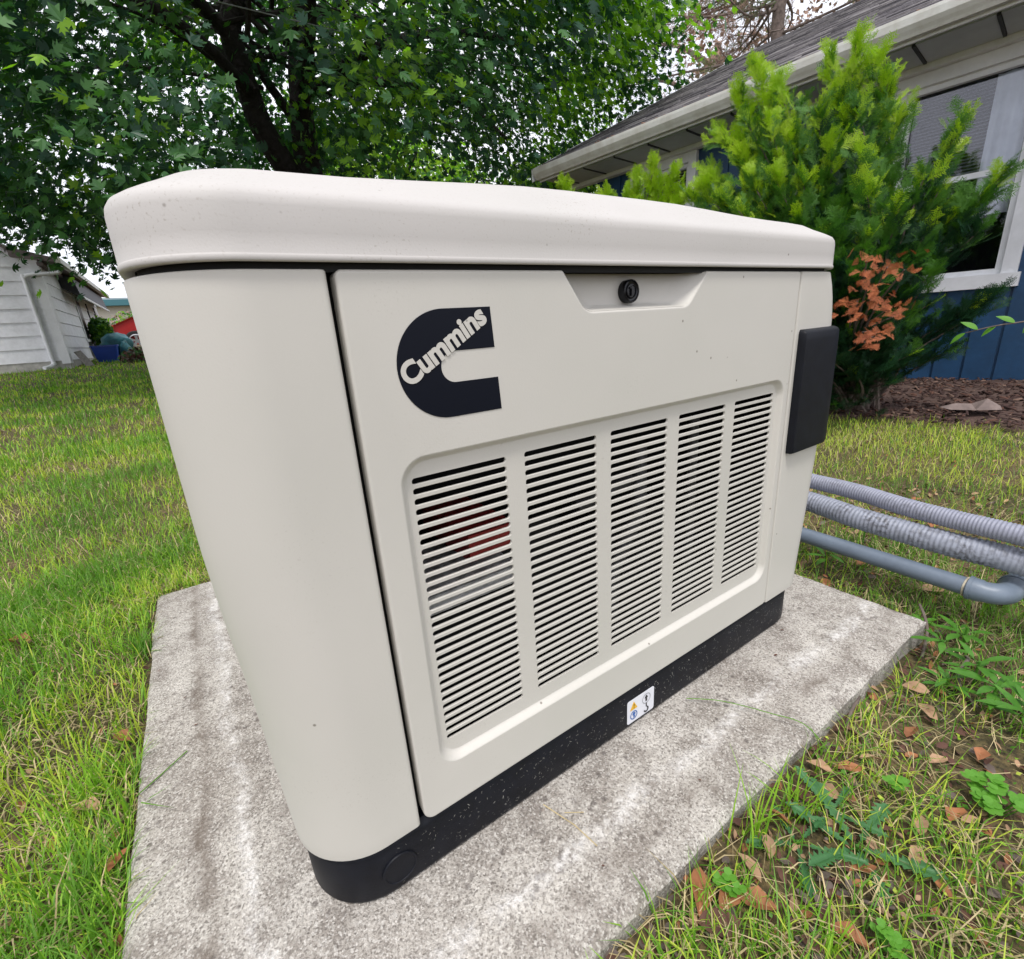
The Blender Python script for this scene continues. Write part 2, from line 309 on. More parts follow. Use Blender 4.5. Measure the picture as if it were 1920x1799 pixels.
def concrete_mat():
    m = bpy.data.materials.new('rough broom finished concrete'); m.use_nodes = True; N = m.node_tree.nodes; L = m.node_tree.links
    b = N['Principled BSDF']; b.inputs['Roughness'].default_value = .9; b.inputs['Specular IOR Level'].default_value = .2
    t = N.new('ShaderNodeTexCoord')
    def noi(sc, det=5, ro=.6, src=None):
        n = N.new('ShaderNodeTexNoise'); n.inputs['Scale'].default_value = sc; n.inputs['Detail'].default_value = det; n.inputs['Roughness'].default_value = ro
        L.new(src or t.outputs['Object'], n.inputs['Vector']); return n.outputs['Fac']
    def mapr(x, a, c, d=0., e=1.):
        n = N.new('ShaderNodeMapRange'); n.inputs[1].default_value = a; n.inputs[2].default_value = c; n.inputs[3].default_value = d; n.inputs[4].default_value = e
        L.new(x, n.inputs[0]); return n.outputs[0]
    def mixc(f, a, c):
        n = N.new('ShaderNodeMix'); n.data_type = 'RGBA'; L.new(f, n.inputs[0])
        if isinstance(a, tuple): n.inputs[6].default_value = (*a, 1)
        else: L.new(a, n.inputs[6])
        if isinstance(c, tuple): n.inputs[7].default_value = (*c, 1)
        else: L.new(c, n.inputs[7])
        return n.outputs[2]
    def mth(op, a, c):
        n = N.new('ShaderNodeMath'); n.operation = op
        for i, q in enumerate((a, c)):
            if isinstance(q, (int, float)): n.inputs[i].default_value = q
            else: L.new(q, n.inputs[i])
        return n.outputs[0]
    fine = noi(290, 3, .7); grit = noi(120, 4, .78)
    base = mixc(mapr(noi(4.5, 6, .65), .35, .65), (.38, .345, .305), (.60, .565, .515))
    base = mixc(mapr(noi(16, 6, .72), .44, .62, 0, .75), base, (.22, .19, .165))
    c = mixc(mapr(fine, .40, .52, .55, 0.), base, (.14, .125, .11))
    c = mixc(mapr(grit, .55, .68, 0, .40), c, (.74, .71, .66))
    v2 = N.new('ShaderNodeTexVoronoi'); v2.inputs['Scale'].default_value = 480; L.new(t.outputs['Object'], v2.inputs['Vector'])
    s2 = N.new('ShaderNodeSeparateColor'); L.new(v2.outputs['Color'], s2.inputs[0])
    c = mixc(mapr(s2.outputs[0], .74, .90, 0, .62), c, (.13, .115, .10)); c = mixc(mapr(s2.outputs[1], .74, .92, 0, .5), c, (.76, .73, .68))
    # dark pits
    v = N.new('ShaderNodeTexVoronoi'); v.inputs['Scale'].default_value = 55; L.new(t.outputs['Object'], v.inputs['Vector'])
    pit = mth('MULTIPLY', mapr(v.outputs['Distance'], .12, .26, 1, 0), mapr(noi(7), .45, .6))
    c = mixc(mth('MULTIPLY', pit, .65), c, (.085, .07, .065))
    # pale lime streaks and dark run-off lines that follow the cabinet's outline, with ragged edges
    sx = N.new('ShaderNodeSeparateXYZ'); L.new(t.outputs['Object'], sx.inputs[0])
    wob = mth('MULTIPLY', mth('SUBTRACT', noi(8, 9, .78), .5), .085)
    X = mth('ADD', sx.outputs[0], wob); Y = mth('ADD', sx.outputs[1], wob)
    def line(ax, c0, w): return mapr(mth('ABSOLUTE', mth('SUBTRACT', ax, c0), 0), 0, w, 1, 0)
    def gate(ax, a, c_): return mapr(ax, a, c_)
    brk = mapr(noi(13, 7, .78), .40, .54)
    pale = mth('MULTIPLY', mth('MULTIPLY', line(Y, -.085, .017), gate(sx.outputs[0], -.15, -.08)), brk)
    pale2 = mth('MULTIPLY', mth('MULTIPLY', line(X, -.222, .015), gate(sx.outputs[1], -.08, 0)), brk)
    dark = mth('MULTIPLY', mth('MULTIPLY', line(X, -.262, .013), gate(sx.outputs[1], -.1, 0)), mapr(noi(8, 5), .35, .6))
    dark2 = mth('MULTIPLY', mth('MULTIPLY', line(Y, -.125, .02), gate(sx.outputs[0], -.2, 0)), mapr(noi(9, 5), .45, .65))
    c = mixc(mth('MULTIPLY', mth('MAXIMUM', pale, pale2), mapr(grit, .40, .58, .08, .75)), c, (.84, .82, .80))
    c = mixc(mth('MULTIPLY', mth('MAXIMUM', dark, dark2), .7), c, (.15, .12, .095))
    # rust spots
    c = mixc(mapr(noi(13, 3), .73, .78, 0, .7), c, (.20, .075, .035))
    L.new(c, b.inputs['Base Color'])
    h = mth('ADD', mth('MULTIPLY', fine, .7), mth('MULTIPLY', grit, 1.0))
    bp = N.new('ShaderNodeBump'); bp.inputs['Strength'].default_value = .8; bp.inputs['Distance'].default_value = .004
    L.new(h, bp.inputs['Height']); L.new(bp.outputs['Normal'], b.inputs['Normal'])
    return m
M['concrete'] = concrete_mat()

def soil_mat():
    m = mat('soil and thatch', (.13, .10, .05), .95); N = m.node_tree.nodes; L = m.node_tree.links; b = N['Principled BSDF']
    t = N.new('ShaderNodeTexCoord')
    n = N.new('ShaderNodeTexNoise'); n.inputs['Scale'].default_value = 2.2; n.inputs['Detail'].default_value = 8; n.inputs['Roughness'].default_value = .7
    r = N.new('ShaderNodeValToRGB'); e = r.color_ramp.elements
    e[0].position = .32; e[0].color = (.06, .06, .022, 1); e[1].position = .52; e[1].color = (.12, .095, .045, 1)
    x = e.new(.66); x.color = (.20, .145, .08, 1)
    n2 = N.new('ShaderNodeTexNoise'); n2.inputs['Scale'].default_value = 120; n2.inputs['Detail'].default_value = 5
    r2 = N.new('ShaderNodeValToRGB'); r2.color_ramp.elements[0].position = .35; r2.color_ramp.elements[0].color = (.35, .35, .35, 1); r2.color_ramp.elements[1].position = .7; r2.color_ramp.elements[1].color = (1.4, 1.3, 1.1, 1)
    mx = N.new('ShaderNodeMix'); mx.data_type = 'RGBA'; mx.blend_type = 'MULTIPLY'; mx.inputs[0].default_value = 1
    L.new(t.outputs['Object'], n.inputs['Vector']); L.new(t.outputs['Object'], n2.inputs['Vector'])
    L.new(n.outputs['Fac'], r.inputs['Fac']); L.new(n2.outputs['Fac'], r2.inputs['Fac']); L.new(r.outputs['Color'], mx.inputs[6]); L.new(r2.outputs['Color'], mx.inputs[7])
    L.new(mx.outputs[2], b.inputs['Base Color'])
    bp = N.new('ShaderNodeBump'); bp.inputs['Strength'].default_value = .8; bp.inputs['Distance'].default_value = .01
    L.new(n2.outputs['Fac'], bp.inputs['Height']); L.new(bp.outputs['Normal'], b.inputs['Normal'])
    return m
M['soil'] = soil_mat()

# ------------------------------------------------------------------ terrain
def sstep(a, b, x):
    t = np.clip((x - a) / (b - a), 0, 1); return t * t * (3 - 2 * t)
def H(x, y):
    x = np.asarray(x, float); y = np.asarray(y, float)
    left = -.022 + .0395 * np.clip(y - 1.25, 0, 45)
    right = -.060 + .0 * x
    k = sstep(.2, 1.2, x)
    k2 = sstep(.0, 4.5, x - np.clip(y - 4, 0, 50) * .5)
    kk = np.where(y < 3, k, np.minimum(k, k2))
    h = left * (1 - kk) + right * kk
    h = h + .006 * np.sin(x * 5.1 + 1) * np.sin(y * 4.3) * np.clip(1, 0, 1)
    # banked against the slab's front-left edge where the lawn meets it
    return h
gx = np.unique(np.concatenate([np.linspace(-1.5, 5.5, 141), np.linspace(-10, -1.5, 40), np.linspace(5.5, 20, 30), np.linspace(-160, -10, 16), np.linspace(20, 160, 15)]))
gy = np.unique(np.concatenate([np.linspace(-1.5, 4, 111), np.linspace(4, 24, 60), np.linspace(24, 200, 20), np.linspace(-60, -1.5, 10)]))
GX, GY = np.meshgrid(gx, gy, indexing='ij'); GZ = H(GX, GY)
V = np.stack([GX, GY, GZ], -1).reshape(-1, 3); ny = len(gy)
ii, jj = np.meshgrid(np.arange(len(gx) - 1), np.arange(ny - 1), indexing='ij'); a = (ii * ny + jj).ravel()
idx = np.stack([a, a + ny, a + ny + 1, a + 1], 1).ravel()
gr = np_mesh('ground', V, np.full(len(a), 4), idx, [M['soil']], None, None, True); tag(gr, kind='structure')

# ------------------------------------------------------------------ concrete pad
PX0, PX1, PY0, PY1 = -.345, .943, -.172, 1.03
def make_pad():
    nx, nyy = 170, 160
    xs = np.linspace(PX0, PX1, nx); ys = np.linspace(PY0, PY1, nyy)
    V = []; F = []
    def jit(p, k=.003):
        v = Vector(p) * 9
        n = mnoise.noise_vector(v); n2 = mnoise.noise_vector(Vector(p) * 37)
        return (p[0] + n.x * k + n2.x * k * .4, p[1] + n.y * k + n2.y * k * .4, p[2] + n.z * k * .25)
    for x in xs:
        for y in ys:
            e = min(x - PX0, PX1 - x, y - PY0, PY1 - y)
            rnd = -.006 * max(0, 1 - e / .008) ** 2
            z = rnd + .0014 * mnoise.noise(Vector((x * 14, y * 14, 0))) + .0008 * mnoise.noise(Vector((x * 60, y * 60, 3)))
            # shallow trowel ridge along the front and left of the cabinet
            z += .0018 * math.exp(-((y + .09 + .01 * mnoise.noise(Vector((x * 8, 0, 0)))) / .012) ** 2) * (1 if x > -.2 else 0)
            if -.2 < x < .8 and 0 < y < .66: z = min(z, -.0005)
            k = max(0, 1 - e / .03)
            q = jit((x, y, z), .0035 * k); V.append(q)
    for i in range(nx - 1):
        for j in range(nyy - 1):
            a = i * nyy + j; F.append((a, a + nyy, a + nyy + 1, a + 1))
    # sides
    loop = [i * nyy for i in range(nx)] + [(nx - 1) * nyy + j for j in range(1, nyy)] + [i * nyy + nyy - 1 for i in range(nx - 2, -1, -1)] + [j for j in range(nyy - 2, 0, -1)]
    prev = loop
    for z in (-.022, -.045, -.09, -.12):
        cur = []
        for a in loop:
            p = V[a]; q = jit((p[0], p[1], z), .004); cur.append(len(V)); V.append((q[0], q[1], z))
        n = len(loop)
        for k in range(n): F.append((prev[k], cur[k], cur[(k + 1) % n], prev[(k + 1) % n]))
        prev = cur
    m = MB(); m.v = V; m.f = F; m.m = [0] * len(F)
    return m.build('concrete_pad', M['concrete'], None, 45)
pad = make_pad(); tag(pad, 'weathered grey concrete slab with white streaks under the beige generator', 'concrete pad')

# ------------------------------------------------------------------ generator
GEN = thing('standby_generator', 'large beige standby generator cabinet with louvred front door on the concrete slab', 'generator', (.31, .33, 0))
YF, YB, XC = -.006, .66, .309
def interp(z, T):
    zs = [t[0] for t in T]; vs = [t[1] for t in T]
    return float(np.interp(z, zs, vs))
XLT = [(.06, -.1625), (.10, -.1645), (.285, -.170), (.36, -.1735), (.435, -.1755), (.65, -.1745)]
XRT = [(.06, .799), (.14, .806), (.25, .817), (.34, .825), (.5685, .820), (.607, .813), (.635, .802), (.652, .792)]
def arc(cx, cy, r, a0, a1, n):
    return [(cx + r * cos(radians(a0 + (a1 - a0) * i / n)), cy + r * sin(radians(a0 + (a1 - a0) * i / n))) for i in range(n + 1)]
def left_outline(z, off, xs=-.0468, R=.078):
    xl = interp(z, XLT) - off; y0 = YF - off; y1 = YB + off; r = R + off; xs = xs + off
    P = [(xs, y0 + .02), (xs, y0 + .004), (xs - .0008, y0 + .0018), (xs - .0022, y0 + .0006), (xs - .0045, y0)]
    P += [(xs - .03, y0)] + arc(xl + r, y0 + r, r, 270, 180, 18) + [(xl, y0 + r + .1), (xl, y1 - r - .1)] + arc(xl + r, y1 - r, r, 180, 90, 12)
    P += [(XC - .002 + off, y1)]
    return [(x, y, z) for x, y in P]
def right_outline(z, off, xs=.6525, R=.066):
    xr = interp(z, XRT) + off; y0 = YF - off; y1 = YB + off; r = R + off; xs = xs - off
    P = [(xs, y0 + .02), (xs, y0 + .004), (xs + .0006, y0 + .0018), (xs + .0018, y0 + .0006), (xs + .0035, y0)]
    P += [(xs + .03, y0)] + arc(xr - r, y0 + r, r, -90, 0, 18) + [(xr, y0 + r + .1), (xr, y1 - r - .1)] + arc(xr - r, y1 - r, r, 0, 90, 12)
    P += [(XC + .002 - off, y1)]
    return [(x, y, z) for x, y in P]
def levels(zb, zt):
    L = [(zb, -.012), (zb, -.004), (zb + .0008, -.0016), (zb + .003, 0)]
    L += [(z, 0) for z in np.linspace(zb + .02, zt - .02, 30)]
    L += [(zt - .0015, 0), (zt - .0004, -.0006), (zt, -.002), (zt, -.012)]
    return L
m = MB(); m.loft([left_outline(z, o) for z, o in levels(.0765, .6518)], closed=False)
m.build('end_panel', M['panel'], GEN, 60, fix=True, wn_=True)
m = MB(); m.loft([right_outline(z, o) for z, o in levels(.0745, .6518)], closed=False)
m.build('end_panel', M['panel'], GEN, 60, fix=True, wn_=True)

# dark bulkhead frame and inner box behind the panels
m = MB()
m.box(-.115, .0 - .012, .018, .024, .05, .66); m.box(.634, .74, .018, .024, .05, .66); m.box(-.012, .634, .018, .024, .05, .135); m.box(-.012, .634, .03, .036, .50, .66)
m.box(-.14, .77, .30, .305, .05, .66); m.box(-.14, -.135, .06, .30, .08, .64); m.box(.765, .77, .06, .30, .08, .64); m.box(-.12, .74, .03, .30, .05, .054)
m.box(-.11, .735, .03, .64, .645, .656)
m.build('inner_frame', M['void'], GEN)

# base tray
def rr_outline(xl, xr, y0, y1, r, z, n=14):
    P = arc(xl + r, y0 + r, r, 270, 180, n)[::-1]
    P = arc(xl + r, y0 + r, r, 180, 270, n) + arc(xr - r, y0 + r, r, -90, 0, n) + arc(xr - r, y1 - r, r, 0, 90, n) + arc(xl + r, y1 - r, r, 90, 180, n)
    return [(x, y, z) for x, y in P]
m = MB()
lv = [(.0005, -.004), (.003, -.001), (.007, 0), (.066, .0), (.070, -.0015), (.0715, -.004), (.076, -.006)]
m.loft([rr_outline(-.1585 - o, .789 + o, -.001 - o, .655 + o, .074, z) for z, o in lv], cap0=True, cap1=True)
base = m.build('base_tray', M['black'], GEN, 40, fix=True)
m = MB()
c0 = (-.0765, .0325)
ring = lambda r, y: [(c0[0] + r * cos(2 * pi * i / 40), y, c0[1] + r * sin(2 * pi * i / 40)) for i in range(40)]
m.loft([ring(.0205, .0005), ring(.0205, -.002), ring(.0198, -.0032), ring(.0178, -.0034), ring(.0172, -.0026), ring(.001, -.0026)], cap1=True)
m.build('plug', M['black'], base, 30, fix=True)
# dried clippings stuck to the tray
n = 900; px = -.085 + .83 * rng.random(n) ** .85; pz = rng.uniform(.001, .064, n)
P = np.stack([px, np.full(n, -.0016), pz], 1); R = frames(np.stack([rng.normal(0, .15, n), -np.ones(n), rng.normal(0, .15, n)], 1), rng.uniform(0, 6.3, n))
o = scatter_mesh('dried_clippings', [(-1, -.14, 0), (1, -.1, .1), (1, .1, .1), (-1, .14, 0)], [(0, 1, 2, 3)], P, R, rng.uniform(.0004, .0017, n) * (rng.random(n) ** .5 + .25), [M['clip']], np.zeros(n, int), base)
tag(o, kind='stuff')

# shipping sticker on the tray
st = MB()
def flat(mb, pts, y, m=0, th=.0004):
    n = len(pts); F = [(x, y, z) for x, z in pts]; B = [(x, y + th, z) for x, z in pts]
    tris = geometry.tessellate_polygon([[Vector((x, z, 0)) for x, z in pts]])
    mb.add(F + B, [tuple(t) for t in tris] + [(i, (i + 1) % n, (i + 1) % n + n, i + n) for i in range(n)], m)
def rrect(x0, x1, z0, z1, r, n=6):
    return arc(x1 - r, z1 - r, r, 0, 90, n) + arc(x0 + r, z1 - r, r, 90, 180, n) + arc(x0 + r, z0 + r, r, 180, 270, n) + arc(x1 - r, z0 + r, r, 270, 360, n)
flat(st, rrect(.2865, .3465, .0085, .0515, .004), -.0018)
stick = st.build('hazard_sticker', M['sticker'], base)
q = MB(); flat(q, [(.2925, .0325), (.3085, .0325), (.3005, .0465)], -.0024, 0); q.build('warning_triangle', M['yellow'], stick)
q = MB(); flat(q, [(.3000, .0425), (.3012, .0425), (.3008, .0370), (.3002, .0370)], -.0028, 0); flat(q, arc(.3005, .0353, .0007, 0, 330, 8), -.0028, 0)
q.build('exclamation_mark', M['blackprint'], stick)
def ringflat(mb, cx, cz, r0, r1, y, a0=0, a1=360, n=36, m=0, sx=1.0):
    A = arc(cx, cz, r1, a0, a1, n); B = arc(cx, cz, r0, a0, a1, n)
    vs = [(x, y, z) for x, z in A] + [(x, y, z) for x, z in B]
    mb.add(vs, [(i, i + 1, i + 1 + n + 1, i + n + 1) for i in range(n)], m)
q = MB(); ringflat(q, .3005, .0215, .0062, .0078, -.0024)
flat(q, [(.2975, .0225), (.2995, .0262), (.3025, .0262), (.3045, .0235), (.3025, .0205), (.3035, .0175), (.2998, .0165), (.3002, .0202)], -.0024)
q.build('manual_symbol', M['blueprint'], stick)
q = MB(); ringflat(q, .3285, .0375, .0083, .0092, -.0024); q.build('ring_symbol', M['greyprint'], stick)
q = MB(); flat(q, [(.3268, .0322), (.3302, .0322), (.3302, .0388), (.3322, .0388), (.3285, .0440), (.3248, .0388), (.3268, .0388)], -.0024)
ringflat(q, .3285, .0165, .0030, .0056, -.0024, -170, 70); flat(q, [(.3275, .0290), (.3295, .0290), (.3300, .0215), (.3280, .0215)], -.0024)
q.build('hook_symbol', M['blackprint'], stick)

# ---- door
def offset_poly(P, e):
    """offset closed CCW polygon inward by e"""
    n = len(P); out = []
    for i in range(n):
        a = Vector(P[i - 1]); b = Vector(P[i]); c = Vector(P[(i + 1) % n])
        d1 = (b - a).normalized(); d2 = (c - b).normalized()
        n1 = Vector((-d1.y, d1.x)); n2 = Vector((-d2.y, d2.x)); nn = n1 + n2
        if nn.length < 1e-6: nn = n1
        nn.normalize(); k = e / max(.4, nn.dot(n1)); out.append((b.x + nn.x * k, b.y + nn.y * k))
    return out
def round_corners(P, rads, n=8):
    """polygon CCW with per-corner fillet radius"""
    out = []; N_ = len(P)
    for i in range(N_):
        a = Vector(P[i - 1]); b = Vector(P[i]); c = Vector(P[(i + 1) % N_]); r = rads[i]
        if r <= 0: out.append((b.x, b.y)); continue
        u = (a - b).normalized(); v = (c - b).normalized(); ang = u.angle(v); d = r / math.tan(ang / 2)
        p = b + u * d; q = b + v * d; bis = (u + v).normalized(); cen = b + bis * (r / sin(ang / 2))
        a0 = math.atan2(p.y - cen.y, p.x - cen.x); a1 = math.atan2(q.y - cen.y, q.x - cen.x)
        while a1 - a0 > pi: a1 -= 2 * pi
        while a1 - a0 < -pi: a1 += 2 * pi
        out += [(cen.x + r * cos(a0 + (a1 - a0) * k / n), cen.y + r * sin(a0 + (a1 - a0) * k / n)) for k in range(n + 1)]
    return out
DX0, DX1, DZ0, DZ1 = -.0412, .6492, .0775, .6518
NZ = [(.4185, DZ1), (.383, .6115), (.214, .6115), (.184, DZ1)]     # grip notch, right to left
door_outer = round_corners([(DX0, DZ0), (DX1, DZ0), (DX1, DZ1)] + NZ + [(DX0, DZ1)], [.013, .008, .004, .004, .022, .019, .004, .006])
REC_O = rrect(-.0145, .6365, .1355, .4955, .027, 10)    # outer edge of the recess (door face)
REC_I = rrect(-.0055, .6285, .1435, .4875, .022, 10)    # inner edge (louvre face)
def ccw(P):
    a = sum(P[i - 1][0] * P[i][1] - P[i][0] * P[i - 1][1] for i in range(len(P)))
    return P if a > 0 else P[::-1]
door_outer = ccw(door_outer); REC_O = ccw(REC_O); REC_I = ccw(REC_I)
dm = MB()
def fill(mb, outer, holes, y, flip=False):
    allp = list(outer) + [p for h in holes for p in h]
    tris = geometry.tessellate_polygon([[Vector((x, z, 0)) for x, z in L_] for L_ in [outer] + holes])
    mb.add([(x, y, z) for x, z in allp], [tuple(t) for t in tris])
bev = .0028
O2 = offset_poly(door_outer, bev); H2 = REC_O
fill(dm, O2, [H2], YF)
rings = []
for k in range(5):
    t = k / 4 * pi / 2
    rings.append([(x, YF + bev * (1 - cos(t)), z) for x, z in offset_poly(door_outer, bev * (1 - sin(t)))])
rings.append([(x, YF + .016, z) for x, z in door_outer])
dm.loft(rings)
# recess wall: soft S curve to the louvre face
rr_ = []
for k in range(7):
    t = k / 6; s_ = t * t * (3 - 2 * t)
    rr_.append([(a_[0] + (b_[0] - a_[0]) * t, YF + .0085 * s_, a_[1] + (b_[1] - a_[1]) * t) for a_, b_ in zip(REC_O, REC_I)])
dm.loft(rr_)
door = dm.build('access_door', M['panel'], GEN, 60, fix=True, wn_=True)
YL = YF + .0085
# louvre face plate with five slot windows
LW, LG, LH = .1050, .02375, .304; PITCH = LH / 29; SH = .0062
ZT = .47
fp = MB(); wins = []
for i in range(5):
    x0 = i * (LW + LG); wins.append(ccw(rrect(x0, x0 + LW, ZT - LH - SH / 2, ZT + SH / 2, SH / 2, 6)))
fill(fp, REC_I, wins, YL)
for w_ in wins: fp.loft([[(x, YL, z) for x, z in w_], [(x, YL + .0028, z) for x, z in w_]])
fp.build('louvre_plate', M['panel'], door, 30, fix=True)
# one slat: flares at both ends to meet its neighbours (the slots have round ends)
def slat_mesh():
    h = (PITCH - SH) / 2; r = SH / 2; top = []
    for k in range(7):
        t = k / 6 * pi / 2; top.append((r - r * sin(t) if False else r * (1 - cos(t)), h + r * (1 - sin(t))))
    # left flare from (0, h+r) to (r, h)
    pts = [(x, z) for x, z in top] + [(LW - x, z) for x, z in reversed(top)]
    pts = pts + [(x, -z) for x, z in reversed(pts)]
    P = ccw(pts); m = MB(); n = len(P); e = .0005
    I = offset_poly(P, e)
    tris = geometry.tessellate_polygon([[Vector((x, z, 0)) for x, z in I]])
    m.add([(x, 0, z) for x, z in I], [tuple(t) for t in tris])
    m.loft([[(x, 0, z) for x, z in I], [(x, e, z) for x, z in P], [(x, .0028, z) for x, z in P]])
    me_o = m.build('louvre_slat', M['panel'], None, 35, fix=True); me = me_o.data
    bpy.data.objects.remove(me_o); return me
sm = slat_mesh(); dl = wloc(door)
for i in range(5):
    for j in range(29):
        o = bpy.data.objects.new('louvre_slat', sm); COL.objects.link(o); o.parent = door
        o.location = Vector((i * (LW + LG), YL, ZT - (j + .5) * PITCH)) - dl
# grip recess behind the notch
notch_o = [(.184 - .001, DZ1 + .0), (.214, .6115), (.383, .6115), (.4185 + .001, DZ1 + .0)]
def notch_path(dx, dz, r, y, top=.651):
    P = round_corners([(.184 + dx, top + .02), (.184 + dx, top), (.214 + dx, .6115 + dz), (.383 - dx * 1.5, .6115 + dz), (.4185 - dx * 1.5, top), (.4185 - dx * 1.5, top + .02)], [0, 0, r, r, 0, 0], 8)
    return [(x, y, z) for x, z in P[1:-1]]
gm = MB(); prof = [(0, 0, YF + .0016), (.0012, .0008, YF + .0040), (.004, .0018, YF + .008), (.010, .003, YF + .014), (.018, .0045, YF + .020), (.026, .007, YF + .024)]
rings = [notch_path(dx, dz, .019, y) for dx, dz, y in prof]
gm.loft(rings, closed=False)
back = rings[-1]; nb = len(back)
gm.add(back, [tuple(range(nb))])
grip = gm.build('grip_recess', M['panel'], door, 50, fix=True)
# round key lock
lk = MB(); lc = (.298, .6315); yl = YF + .024
def lring(r, y): return [(lc[0] + r * cos(2 * pi * i / 40), y, lc[1] + r * sin(2 * pi * i / 40)) for i in range(40)]
lk.loft([lring(.0152 * .84, yl), lring(.0156 * .84, yl - .008), lring(.0125, yl - .0098), lring(.0110, yl - .0105), lring(.0104, yl - .0092), lring(.0084, yl - .0086), lring(.0077, yl - .0098), lring(.0069, yl - .0100), lring(.0065, yl - .0090), lring(.0005, yl - .0090)], cap1=True)
lk.box(lc[0] - .0013, lc[0] + .0013, yl - .0110, yl - .0088, lc[1] - .005, lc[1] + .005); lk.box(lc[0] - .0033, lc[0] + .0033, yl - .0108, yl - .0088, lc[1] + .0028, lc[1] + .0044)
lk.build('lock', M['lockblack'], door, 35, fix=True)

# ---- emblem: heavy letter C with a diagonal name across it
em = MB()
x0, x1, zt, zb = -.0025, .0965, .6205, .5255
Cc = []
rt = (zt - zb) / 2; cxm = x0 + rt
Cc += [(x1 - .0025, zt)] + arc(cxm, (zt + zb) / 2, rt, 90, 270, 40) + [(x1 + .0025, zb)]
zi = .5705; ri = .0138; xi = .0385 + ri
Cc += [(x1 + .001, zi - ri - .0002)] + arc(xi, zi, ri, 270, 90, 20) + [(x1 - .0005, zi + ri)]
flat(em, ccw(Cc), YF - .0005, 0)
emb = em.build('emblem', M['logo'], door)
def text_obj(body, size, loc, ang, mat_, parent, offset=0.0, width=None, y=0):
    cu = bpy.data.curves.new('lettering', 'FONT'); cu.body = body; cu.size = size; cu.offset = offset; cu.space_character = 1.0
    cu.extrude = .0001; cu.resolution_u = 6
    to = bpy.data.objects.new('tmp', cu); COL.objects.link(to); bpy.context.view_layer.update()
    dg = bpy.context.evaluated_depsgraph_get(); me = bpy.data.meshes.new_from_object(to.evaluated_get(dg)); bpy.data.objects.remove(to)
    n = len(me.vertices); co = np.zeros(n * 3); me.vertices.foreach_get('co', co); co = co.reshape(-1, 3)
    if width:
        k = width / (co[:, 0].max() - co[:, 0].min()); co[:, 0] = (co[:, 0] - co[:, 0].min()) * k
    c, s_ = cos(ang), sin(ang); off = wloc(parent)
    W = np.stack([co[:, 0] * c - co[:, 1] * s_ + loc[0] - off.x, y - co[:, 2] - off.y, co[:, 0] * s_ + co[:, 1] * c + loc[1] - off.z], 1)
    me.vertices.foreach_set('co', W.ravel()); me.materials.clear(); me.materials.append(mat_); me.update()
    o = bpy.data.objects.new('lettering', me); COL.objects.link(o); o.parent = parent; return o
text_obj('Cummins', .0262, (.0062, .5572), radians(31.5), M['panel'], emb, .0011, .0985, YF - .0010)

# ---- lid
def lid_ring(off, z, crown=0.0):
    xl = -.1700 - off; xr = .7905 + off; y0 = YF - off; y1 = YB + off; r = max(.026, .074 + off * .5)
    P = []
    for a_, b_ in (((xl + r, y0 + r), 180), ((xr - r, y0 + r), 270), ((xr - r, y1 - r), 0), ((xl + r, y1 - r), 90)):
        P += arc(a_[0], a_[1], r, b_, b_ + 90, 16)
        if b_ == 180: P += [(xl + r + (xr - xl - 2 * r) * k / 12, y0) for k in range(1, 12)]
        if b_ == 0: P += [(xr - r - (xr - xl - 2 * r) * k / 12, y1) for k in range(1, 12)]
    out = []
    for x, y in P:
        u = abs((x - XC) / (.5)); t = min(1, max(0, (u - .15) / .6)); t = t * t * (3 - 2 * t)
        out.append((x, y, z - crown * t * (1.0 if x < XC else .8)))
    return out
lid = MB()
prof = [(-.004, .6570, 0), (.003, .6560, 0), (.0048, .6563, 0), (.0054, .6572, 0), (.0054, .6600, 0), (.0049, .6608, 0), (.0045, .6616, 0), (.0043, .675, 0), (.0040, .692, .001), (.0030, .6975, .002), (.0002, .7020, .003), (-.006, .7062, .004), (-.013, .7102, .005), (-.022, .7155, .007), (-.035, .7275, .009), (-.052, .7365, .011), (-.064, .7418, .012), (-.076, .7450, .012), (-.10, .7482, .012), (-.16, .752, .012), (-.26, .7545, .010)]
rings = []
for o_, z_, c_ in prof:
    rings.append(lid_ring(o_, z_, .0120 * min(1.0, max(0.0, (z_ - .714) / .031))))
lid.loft(rings, cap1=True)
lid.build('lid', M['lid'], GEN, 60, fix=True, wn_=False)
m = MB(); m.loft([[(x, y, z) for x, y, z in lid_ring(-.005, .650)], lid_ring(-.005, .660)], cap0=False); m.build('lid_gap_shade', M['void'], GEN)  # dark strip inside the lid gap, put in for the recess shadow

# ---- black wrap-around vent cover on the right corner
def cover_outline(z, off, xs):
    R = .066; xr = interp(z, XRT) + off; y0 = YF - off; r = R + off
    P = [(xs, YF + .004), (xs, y0 + .003), (xs + .0015, y0 + .0006), (xs + .005, y0)] + arc(xr - r, y0 + r, r, -90, 0, 18) + [(xr, .16), (xr, .30), (xr - .012, .31)]
    return [(x, y, z) for x, y in P]
m = MB(); L_ = [(.3650, -.001, .6645), (.3650, .008, .6635), (.3665, .0115, .6625), (.370, .0125, .6620)]
L_ += [(z, .0125, .6618) for z in np.linspace(.38, .55, 12)] + [(.5600, .0120, .6620), (.5640, .0095, .6628), (.5662, .005, .6645), (.5670, -.001, .667)]
m.loft([cover_outline(z, o_, x_) for z, o_, x_ in L_], closed=False)
m.build('vent_cover', M['black'], GEN, 40, fix=True)

